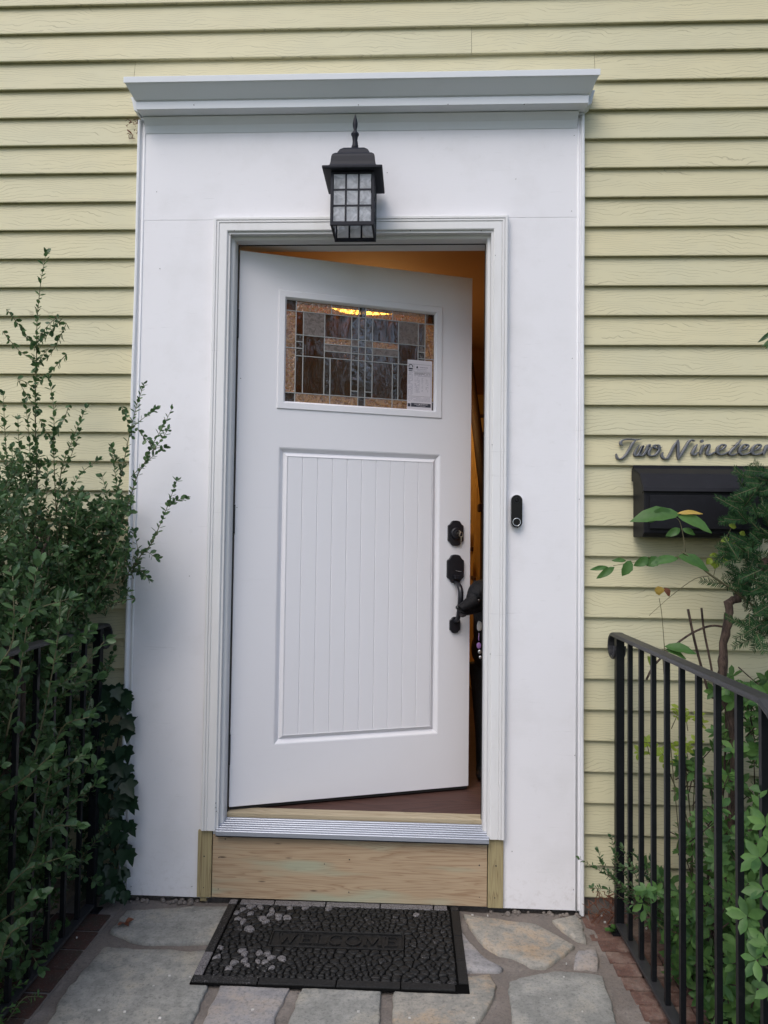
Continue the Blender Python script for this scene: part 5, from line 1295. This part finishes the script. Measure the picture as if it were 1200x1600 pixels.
# larger azalea twig drooping in front (whorls at its nodes)
tw = empty('drooping_twig', (1.0, -0.35, 0.0)); tag(tw, 'drooping azalea twig with broad leaves in front of the right handrail bars', 'twig')
st_ = MB(); tl = []
P3 = [aty(u, v, y) for u, v, y in ((1085, 1478, -.40), (1062, 1460, -.42), (1036, 1450, -.42), (1015, 1428, -.40), (1005, 1412, -.38))]
st_.tube(catmull(P3, 4), .0016, 5)
for (u, v, y, tu, tv, L_) in ((1062, 1462, -.42, 1078, 1482, .032), (1060, 1462, -.42, 1060, 1495, .034), (1036, 1452, -.42, 1040, 1482, .036), (1016, 1432, -.41, 1018, 1465, .034), (1008, 1420, -.4, 1000, 1450, .034), (1004, 1412, -.39, 980, 1430, .034), (1010, 1424, -.4, 1030, 1412, .03),
                              (1058, 1405, -.36, 1038, 1412, .034), (1058, 1405, -.36, 1055, 1432, .036), (1058, 1405, -.36, 1072, 1418, .034), (1058, 1405, -.36, 1068, 1390, .03), (1058, 1403, -.36, 1044, 1425, .034), (1005, 1412, -.39, 1022, 1440, .03), (1005, 1410, -.39, 990, 1400, .03)):
    a = aty(u, v, y); b_ = aty(tu, tv, y-.01); tl.append((a, b_-a, Vector((rnd.uniform(-.3, .3), -1, .5)), L_*1.1))
kid(st_.build('stem', M['twig'], smooth=True), tw); place_leaves(tw, tl, 'lance', M['azalea'], 14, 'leaf', 1.4)

# ---- yew
yw = empty('yew_bush', (1.45, -0.22, -0.13)); tag(yw, 'dark needled yew branch hanging in front of the mailbox end', 'yew')
wood_ = MB()
wood_.tube([q_+rv(.0028) for q_ in catmull([(1.13, -0.25, -0.12)]+[tuple(aty(u, v, -.25)) for u, v in ((1150, 1180), (1128, 1080), (1131, 1020), (1136, 970), (1140, 945), (1155, 930), (1172, 905), (1200, 870), (1230, 840))], 4)], [.85*w_*rnd.uniform(.85, 1.18) for w_ in [.018]*10+[.0155]*8+[.0145]*8+[.012]*6+[.010]*5], 10)
kid(wood_.build('trunk', M['bark'], smooth=True), yw)
yl = []; st_ = MB()
def needles(p0, p1):
    d = (p1-p0); L_ = d.length; d.normalize(); side = d.cross(Vector((rnd.uniform(-.5, .5), -1, .3))).normalized(); n_ = int(L_/.0034)
    st_.tube([p0, p1], [.0014, .0007], 4)
    for i in range(n_):
        q = p0.lerp(p1, i/n_)
        for sg in (1, -1):
            dd = d*.65+side*sg*.85+rv(.14); yl.append((q, dd, Vector((0, -1, .4))+rv(.3), .0215*rnd.uniform(.75, 1.1)*(1-.35*(i/n_)**3)))
ymk = 0
tips = [(1178, 735), (1165, 760), (1140, 775), (1150, 790), (1128, 815), (1140, 835), (1122, 860), (1132, 880), (1128, 900), (1140, 915), (1155, 925), (1175, 950), (1185, 985), (1168, 975), (1190, 1005), (1195, 960), (1150, 860), (1160, 890), (1170, 800), (1180, 830), (1190, 770), (1195, 745), (1165, 745), (1180, 880), (1185, 915), (1200, 940)]
for u, v in tips:
    q = aty(u, v, rnd.uniform(-.36, -.2)); base_ = aty(u+rnd.uniform(35, 70), v+rnd.uniform(-10, 45), -.25); needles(base_, q)
    for k in range(3):
        m_ = base_.lerp(q, rnd.uniform(.2, .8)); needles(m_, m_+((q-base_).normalized()*.6+rv(.45)).normalized()*rnd.uniform(.04, .07))
for i in range(210):
    u, v = rnd.uniform(1140, 1420), rnd.uniform(750, 1000)
    if u < 1165 and not (790 < v < 920): continue
    q = aty(u, v, rnd.uniform(-.42, -.12)); needles(q, q+Vector((rnd.gauss(-.35, .5), rnd.gauss(-.3, .4), rnd.gauss(.1, .6))).normalized()*rnd.uniform(.05, .10))
twigs(st_, M['twig'], yw)
def needle_mass(parent, leaves, m):
    pos, x, d, z, s = leaf_mats([l[0] for l in leaves], [l[1] for l in leaves], [l[2] for l in leaves], [l[3] for l in leaves])
    L = np.array([(-.055, 0, 0), (.055, 0, 0), (.06, .6, 0.02), (0, 1, 0), (-.06, .6, 0.02)]); k = 5
    V = (pos[:, None, :]+s[:, None, None]*(L[None, :, 0:1]*x[:, None, :]+L[None, :, 1:2]*d[:, None, :]+L[None, :, 2:3]*z[:, None, :])).reshape(-1, 3)
    me = bpy.data.meshes.new('needles'); me.from_pydata(V.tolist(), [], [tuple(range(i*5, i*5+5)) for i in range(len(pos))]); me.materials.append(m)
    o = bpy.data.objects.new('needles', me); COL.objects.link(o); kid(o, parent); tag(o, kind='stuff')
needle_mass(yw, yl, M['yew'])

# ---- bare stems behind the rail
for k, (pth, r_, lab_) in enumerate((([(1075, 952), (1085, 1000), (1098, 1050), (1108, 1085), (1125, 1140)], .0042, 'bare brown pruned stem with a cut top, nearer the door'),
                                   ([(1096, 950), (1100, 985), (1110, 1035), (1118, 1080), (1135, 1140)], .0036, 'bare brown pruned stem with a cut top, nearer the yew trunk'),
                                   ([(1010, 1062), (1022, 1040), (1050, 1012), (1080, 990), (1110, 978), (1134, 980)], .0034, 'thin arching brown branch joining the yew trunk'))):
    P3 = [aty(u, v, -.17-.02*k) for u, v in pth]
    if k < 2: P3.append(Vector((1.12+.03*k, -.2, -.12)))
    o = MB().tube(catmull(P3, 4), r_, 8).build('bare_stem', M['bark'], smooth=True); tag(o, lab_, 'stem')

# ---- sapling with large leaves
sap = empty('sapling', (1.2, -0.3, -0.12)); tag(sap, 'slender sapling with large green leaves and one yellow leaf before the mailbox', 'sapling')
def big_leaf(parent, pa, pb, width, m, fold=.25, droop=.15, up=Vector((0, -.45, 1)), toothed=False, nseg=7, cup=0.0):
    d = pb-pa; L_ = d.length; d.normalize(); x = d.cross(up).normalized(); z = x.cross(d).normalized(); V = []; F = []
    for i in range(nseg+1):
        t_ = i/nseg; w_ = 1.35*width*(math.sin(math.pi*min(1, t_*1.0))**.75)*(1-.35*t_)+.0006
        if toothed: w_ *= 1+.12*(i % 2)
        c = pa+d*L_*t_-z*(droop*L_*(t_*t_-t_)*-1)*1.0
        c = pa+d*L_*t_+z*(droop*L_*4*t_*(1-t_))*.5
        for s_ in (-1, -.5, 0, .5, 1): V.append(c+x*w_*s_+z*(abs(s_)*w_*fold+.0015*math.sin(9*t_+s_*3)))
    for i in range(nseg):
        for j in range(4): F.append((i*5+j, i*5+j+1, (i+1)*5+j+1, (i+1)*5+j))
    o = pyd('leaf', V, F, m, None, smooth=True); kid(o, parent); return o
A = lambda u, v, y=-.36: aty(u, v, y)
st_ = MB()
st_.tube(catmull([A(1200, 965, -.28), A(1150, 925, -.32), A(1110, 898), A(1080, 872), A(1065, 862)], 4), [.0032]*10+[.0018]*7, 6)
st_.tube(catmull([A(1071, 862), A(1067, 835), A(1062, 815), A(1055, 808)], 4), .0012, 5)
st_.tube(catmull([A(1108, 900), A(1085, 905), A(1050, 930), A(1014, 962)], 4), [.0013]*9+[.0007]*4, 5)
st_.tube(catmull([A(1062, 868), A(1030, 876), A(995, 878), A(958, 884)], 4), [.0015]*6+[.0009]*7, 5)
st_.tube(catmull([A(1038, 1010, -.3), A(1034, 960, -.3), A(1030, 935, -.3)], 4), .0011, 5); st_.tube(catmull([A(1038, 1010, -.3), A(1040, 1040, -.3), A(1038, 1060, -.3), (1.08, -.25, -.1)], 4), .0016, 5)
kid(st_.build('stem', M['twig'], smooth=True), sap)
UPF = Vector((0, -.62, .78))
for a, b_, w_, mm, up_ in ((A(1062, 803), A(984, 815), .022, 'sapling', Vector((.1, -.75, .6))), (A(1050, 800), A(1014, 808), .015, 'sapling', Vector((.3, -.9, .3))), (A(1058, 806), A(1112, 833), .017, 'sapling', Vector((0, -.8, .6))),
                      (A(1048, 808), A(1014, 817), .004, 'sapling', UPF), (A(1058, 802), A(1098, 803), .006, 'yellowleaf', Vector((0, -.85, .5))), (A(1063, 826), A(1040, 838), .010, 'sapling', Vector((0, -.95, .2))), (A(1066, 826), A(1086, 836), .008, 'sapling', Vector((0, -.9, .3))),
                      (A(1058, 868), A(1108, 893), .018, 'sapling', Vector((.2, -.75, .6))), (A(1060, 872), A(1012, 882), .012, 'sapling', Vector((0, -.85, .5))), (A(1030, 872), A(1010, 884), .013, 'sapling', Vector((0, -.95, .2))),
                      (A(1015, 872), A(990, 884), .012, 'sapling', Vector((0, -.95, .1))), (A(986, 876), A(972, 900), .0125, 'sapling', Vector((0, -1, .1))), (A(978, 876), A(956, 876), .006, 'sapling', Vector((0, -.9, .4))),
                      (A(960, 886), A(932, 904), .009, 'sapling', Vector((0, -1, .2))), (A(950, 886), A(922, 890), .006, 'sapling', Vector((0, -1, .2))),
                      (A(1028, 916, -.3), A(1030, 930, -.3), .013, 'yellowleaf', Vector((.2, -1, 0))), (A(1038, 918, -.3), A(1046, 932, -.3), .008, 'brownleaf', Vector((.4, -1, 0))),
                      (A(1038, 1010, -.32), A(1088, 1022, -.34), .014, 'sapling', Vector((0, -.7, .7))), (A(1040, 1014, -.32), A(1072, 1030, -.34), .009, 'sapling', Vector((0, -.7, .7))), (A(1022, 1042, -.3), A(1012, 1025, -.3), .010, 'limeleaf', Vector((.3, -1, 0)))):
    big_leaf(sap, a, b_, w_, M[mm], toothed=(w_ > .012), up=up_)
gl_ = empty('yellowing_vine', (1.25, -.2, .5)); tag(gl_, 'pale yellowish green vine leaves between the mailbox and the yew', 'vine')
st_ = MB(); st_.tube(catmull([A(1115, 900, -.2), A(1125, 860, -.2), A(1140, 830, -.2), A(1150, 810, -.2)], 4), .0010, 5)
kid(st_.build('stem', M['twig'], smooth=True), gl_)
for u, v, du, dv, w_ in ((1150, 825, -12, -6, .008), (1140, 842, -14, 4, .008), (1140, 845, 12, 4, .008), (1112, 872, -8, 10, .009), (1120, 875, -4, 14, .009), (1128, 872, 8, 10, .008), (1122, 868, -14, 0, .007), (1155, 832, 10, 4, .007), (1110, 878, 8, 8, .007)):
    big_leaf(gl_, A(u, v, -.22), A(u+du, v+dv, -.22), w_, M['limeleaf'], up=Vector((0, -1, .3)), nseg=5)
# ---- leaf tips entering at the right edge
tp = empty('tree_branch_tip', (1.5, -.4, 2.0)); tag(tp, 'drooping narrow leaf tips of a branch at the right edge of the picture', 'branch')
for a, b_ in (((1215, 515), (1184, 535)), ((1222, 522), (1190, 542)), ((1215, 520), (1196, 545))):
    big_leaf(tp, A(*a, -.5), A(*b_, -.5), .006, M['holly'], up=Vector((0, -1, .2)), nseg=5)
kid(MB().tube(catmull([A(1215, 515, -.5), A(1280, 480, -.5), A(1400, 430, -.5), A(1560, 380, -.4), (2.6, -.1, 2.2)], 4), .003, 6).build('stem', M['bark'], smooth=True), tp)

# ================================================================== DEBRIS
dl = empty('dead_leaf', atz(198, 1440, GZ+.012)); tag(dl, 'curled brown dead leaf on the landing by the left corner of the surround', 'leaf')
for du, dv, w_ in ((14, -6, .008), (-12, 4, .006), (6, 5, .006)):
    big_leaf(dl, atz(195, 1442, GZ+.012), atz(195+du, 1442+dv, GZ+.02), w_, M['brownleaf'], nseg=4)
gs = empty('green_weed', atz(965, 1452, GZ+.01)); tag(gs, 'small bright green weed at the foot of the right handrail post', 'weed')
for i in range(14):
    a = atz(rnd.uniform(955, 980), rnd.uniform(1448, 1458), GZ+.008); b_ = a+Vector((rnd.uniform(-.035, .03), rnd.uniform(-.02, .01), rnd.uniform(.004, .02))); big_leaf(gs, a, b_, .005, M['sapling'], nseg=4)
rw = MB()
for i in range(40):
    q = Vector((rnd.uniform(.82, .90), rnd.uniform(-.10, -.03), rnd.uniform(GZ+.01, .05))); rw.tube([q, q+rv(.009), q+rv(.013)], [.0012, .002, .0008], 4)
for i in range(5):
    q = Vector((rnd.uniform(.82, .88), -.06, GZ)); rw.tube([q, q+Vector((.03, -.02, .06)), q+Vector((.08, -.04, .05))], .0012, 5)
tag(rw.build('dried_flower_sprig', M['brownleaf']), 'dried reddish brown seed sprig beside the foot of the right handrail post', 'sprig')
gr = MB()
for u, v in ((457, 1437), (580, 1392), (1010, 1450), (738, 1429), (762, 1430), (940, 1430), (945, 1440), (250, 1590), (195, 1580), (155, 1578), (123, 1435), (120, 1464), (76, 1498), (297, 1526), (680, 1504), (740, 1590), (881, 1526), (885, 1505), (240, 1540), (265, 1524), (640, 1590), (395, 1577), (560, 1580), (305, 1425), (860, 1560), (910, 1580)):
    q = atz(u, v, GZ+.011); s_ = rnd.uniform(.0012, .0028); gr.box(q.x-s_*1.4, q.x+s_*1.4, q.y-s_, q.y+s_, q.z-.004, q.z+.001)
tag(gr.build('grit', M['pebble'], bev=.0006), kind='stuff')
rb_ = MB()
for i in range(120):
    x = rnd.uniform(-.76, .80)
    if -.46 < x < .49: continue
    s_ = rnd.uniform(.003, .011); y = rnd.uniform(-.03, -.004); rb_.lathe([(s_*.7, GZ-.004), (s_, GZ+.001), (s_*.6, GZ+s_*.8), (s_*.1, GZ+s_*.95)], x, y, 6)
tag(rb_.build('rubble', M['mortar']), kind='stuff')

# ================================================================== DOG
dog = empty('dog', (0.60, 0.62, 0.233)); tag(dog, 'black dog with greying muzzle and white chest peeking round the open door', 'dog')
def skin(name, verts, edges, rad, m, parent, sub=2):
    me = bpy.data.meshes.new(name); me.from_pydata(verts, edges, []); me.materials.append(m)
    o = bpy.data.objects.new(name, me); COL.objects.link(o)
    md = o.modifiers.new('skin', 'SKIN'); md.use_smooth_shade = True
    for i, r_ in enumerate(rad):
        me.skin_vertices[0].data[i].radius = r_ if isinstance(r_, tuple) else (r_, r_); me.skin_vertices[0].data[i].use_root = False
    me.skin_vertices[0].data[0].use_root = True
    s2 = o.modifiers.new('sub', 'SUBSURF'); s2.levels = sub; s2.render_levels = sub; kid(o, parent); return o
DM = MB()
def ball(c, r_, sx=1, sy=1, sz=1, ax=None):
    q = Vector((1, 0, 0)).rotation_difference(Vector(ax).normalized()) if ax is not None else None
    n1_, n2_ = 10, 14; k = len(DM.v)
    for i in range(n1_+1):
        t_ = math.pi*i/n1_
        for j in range(n2_):
            a = 2*math.pi*j/n2_; w = Vector((r_*sx*math.cos(t_), r_*sy*math.sin(t_)*math.cos(a), r_*sz*math.sin(t_)*math.sin(a)))
            if q is not None: w = q @ w
            DM.v.append(tuple(Vector(c)+w))
    for i in range(n1_):
        for j in range(n2_): DM.f.append((k+i*n2_+j, k+i*n2_+(j+1) % n2_, k+(i+1)*n2_+(j+1) % n2_, k+(i+1)*n2_+j))
def limb(pts, rad): DM.tube(catmull(pts, 4), np.interp(np.linspace(0, 1, 4*(len(pts)-1)+1), np.linspace(0, 1, len(rad)), rad).tolist(), 12)
# torso, neck
limb([(0.56, 0.47, 0.76), (0.60, 0.62, 0.75), (0.64, 0.80, 0.77), (0.67, 1.00, 0.79), (0.68, 1.12, 0.78)], [.095, .125, .115, .095, .085])
ball((0.56, 0.47, 0.76), .10); ball((0.68, 1.12, 0.78), .085)
limb([(0.565, 0.48, 0.80), (0.540, 0.40, 0.85), (0.518, 0.335, 0.915), (0.498, 0.285, 0.975)], [.095, .080, .062, .052])
# skull, cheeks, muzzle, jaw
hx_ = Vector((-.078, -.066, -.040))
ball((0.484, 0.264, 1.003), .055, 1.12, .95, .92, hx_)
ball((0.474, 0.246, 1.012), .034, 1.0, .9, .8, hx_)
ball((0.462, 0.262, 0.975), .040, 1.1, .9, .8, hx_)
limb([(0.462, 0.245, 0.980), (0.438, 0.226, 0.966), (0.414, 0.208, 0.955), (0.3945, 0.193, 0.9485)], [.036, .027, .0205, .0135])
limb([(0.470, 0.252, 0.955), (0.440, 0.232, 0.940), (0.418, 0.215, 0.9335), (0.404, 0.204, 0.9325)], [.026, .018, .0125, .008])
ball(aty(733, 931, .240), .0115); ball((0.468, 0.2150, 1.0045), .0115)
# ears: soft folded triangles
for a_, b_, c_ in (((0.478, 0.292, 1.020), (0.462, 0.292, 1.040), (0.452, 0.290, 1.044)), ((0.520, 0.262, 1.020), (0.535, 0.245, 1.028), (0.540, 0.232, 0.992))):
    limb([a_, b_, c_], [.016, .011, .005])
for sx_ in (-1, 1):
    fx = 0.575+sx_*0.068
    limb([(fx, 0.50, 0.70), (fx, 0.49, 0.56), (fx, 0.475, 0.42), (fx, 0.485, 0.29), (fx, 0.48, 0.265)], [.055, .040, .027, .021, .024]); ball((fx, 0.455, 0.255), .028, 1.3, .9, .75, (0, -1, 0))
    bx3 = 0.675+sx_*0.072
    limb([(bx3, 1.08, 0.74), (bx3, 1.03, 0.60), (bx3, 1.02, 0.52), (bx3, 1.13, 0.42), (bx3, 1.12, 0.29), (bx3, 1.10, 0.265)], [.075, .058, .042, .024, .021, .024]); ball((bx3, 1.075, 0.255), .027, 1.3, .9, .75, (0, -1, 0))
limb([(0.68, 1.18, 0.79), (0.70, 1.30, 0.74), (0.73, 1.40, 0.64), (0.74, 1.46, 0.58)], [.028, .024, .018, .008])
db_ = DM.build('body', M['fur'], smooth=True, recalc=False); kid(db_, dog)
md = db_.modifiers.new('remesh', 'REMESH'); md.mode = 'VOXEL'; md.voxel_size = 0.0045; md.use_smooth_shade = True
md = db_.modifiers.new('smooth', 'SMOOTH'); md.factor = 0.5; md.iterations = 5
def blob(name, c, s_, m, rotv=None, parent=dog, n_=2):
    bm = bmesh.new(); bmesh.ops.create_icosphere(bm, subdivisions=n_, radius=1.0); me = bpy.data.meshes.new(name); bm.to_mesh(me); bm.free(); me.materials.append(m)
    for p_ in me.polygons: p_.use_smooth = True
    o = bpy.data.objects.new(name, me); COL.objects.link(o); o.parent = parent
    q = Vector((1, 0, 0)).rotation_difference(rotv.normalized()) if rotv is not None else Vector((1, 0, 0)).rotation_difference(Vector((1, 0, 0)))
    o.matrix_basis = Matrix.Translation(Vector(c)-Vector(parent.location)) @ q.to_matrix().to_4x4() @ Matrix.Diagonal((*s_, 1)); return o
blob('nose', (0.3885, 0.1885, 0.9525), (.0075, .0095, .0075), M['nose'], hx_)
blob('chin', (0.412, 0.2085, 0.9275), (.020, .0115, .0052), M['greyfur'], hx_)
blob('eye', aty(748.5, 938, 0.206), (.0058, .0062, .0058), M['eye'], hx_)
blob('eye', aty(731, 934, 0.232), (.0050, .0060, .0050), M['eye'], hx_)
MB().tube([aty(743, 933, .206), aty(748, 931, .203), aty(753, 934, .206)], [.0012, .0022, .0012], 6).build('eyelid', M['fur'], None, smooth=True); kid(bpy.data.objects['eyelid'], dog)
MB().tube([(0.397, 0.189, 0.939), (0.410, 0.190, 0.936), (0.428, 0.202, 0.937)], [.0010, .0016, .0006], 5).build('mouth', M['nose'], None); kid(bpy.data.objects['mouth'], dog)
blob('chest_blaze', (0.487, 0.300, 0.885), (.015, .010, .034), M['whitefur'], Vector((1, 0, -.35)))
tg = MB().tube([(0.478, .298, .846), (0.476, .290, .83), (0.477, .288, .818)], .0015, 5); kid(tg.build('tag_chain', M['purple']), dog)
blob('tag', (0.4765, .286, .800), (.009, .002, .012), M['purple']); blob('tag', (0.480, .286, .776), (.007, .002, .008), M['silver']); blob('tag', (0.483, .286, .755), (.006, .002, .006), M['silver'])

# ================================================================== TREES ACROSS THE STREET (seen mirrored in the door glass)
def tree(x, y, h, r_, lab_, seed):
    rr_ = random.Random(seed); t_ = empty('tree', (x, y, -.46)); tag(t_, lab_, 'tree', 'trees in front of the house')
    tr = MB(); tr.tube(catmull([(x, y, -.5), (x+.1, y, h*.3), (x-.1, y+.1, h*.6), (x, y, h*.85)], 4), [.28-.018*i for i in range(13)], 10)
    pos = []; 
    for i in range(26):
        a = rr_.uniform(0, 6.28); b_ = rr_.uniform(h*.40, h*.95); L_ = r_*math.sqrt(max(.1, 1-((b_-h*.62)/(h*.42))**2))*rr_.uniform(.7, 1)
        e = Vector((x+math.cos(a)*L_, y+math.sin(a)*L_, b_)); tr.tube(catmull([(x, y, b_-L_*.45), (x+math.cos(a)*L_*.5, y+math.sin(a)*L_*.5, b_-L_*.1), e], 3), [.09-.012*k for k in range(7)], 6)
        for c in range(4):
            f = Vector((x, y, b_-L_*.3)).lerp(e, rr_.uniform(.4, 1.05))+Vector((rr_.gauss(0, .5), rr_.gauss(0, .5), rr_.gauss(0, .4)))
            for k in range(26): pos.append((f+Vector((rr_.gauss(0, .33), rr_.gauss(0, .33), rr_.gauss(0, .26))), rv(1), rv(1), rr_.uniform(.12, .24)))
    kid(tr.build('trunk', M['bark'], smooth=True), t_); place_leaves(t_, pos, 'oval', M['treeleaf'], 0, 'leaf', 1.3)
tree(5.0, -9.5, 8.5, 3.0, 'broad leafy tree mirrored in the door glass, standing across from the steps', 3)
tree(10.5, -14, 10, 3.6, 'taller leafy tree mirrored in the door glass, standing farther to the right', 4)
tree(-3.5, -12, 9, 3.2, 'rounded leafy tree across the street on the left of the path', 5)
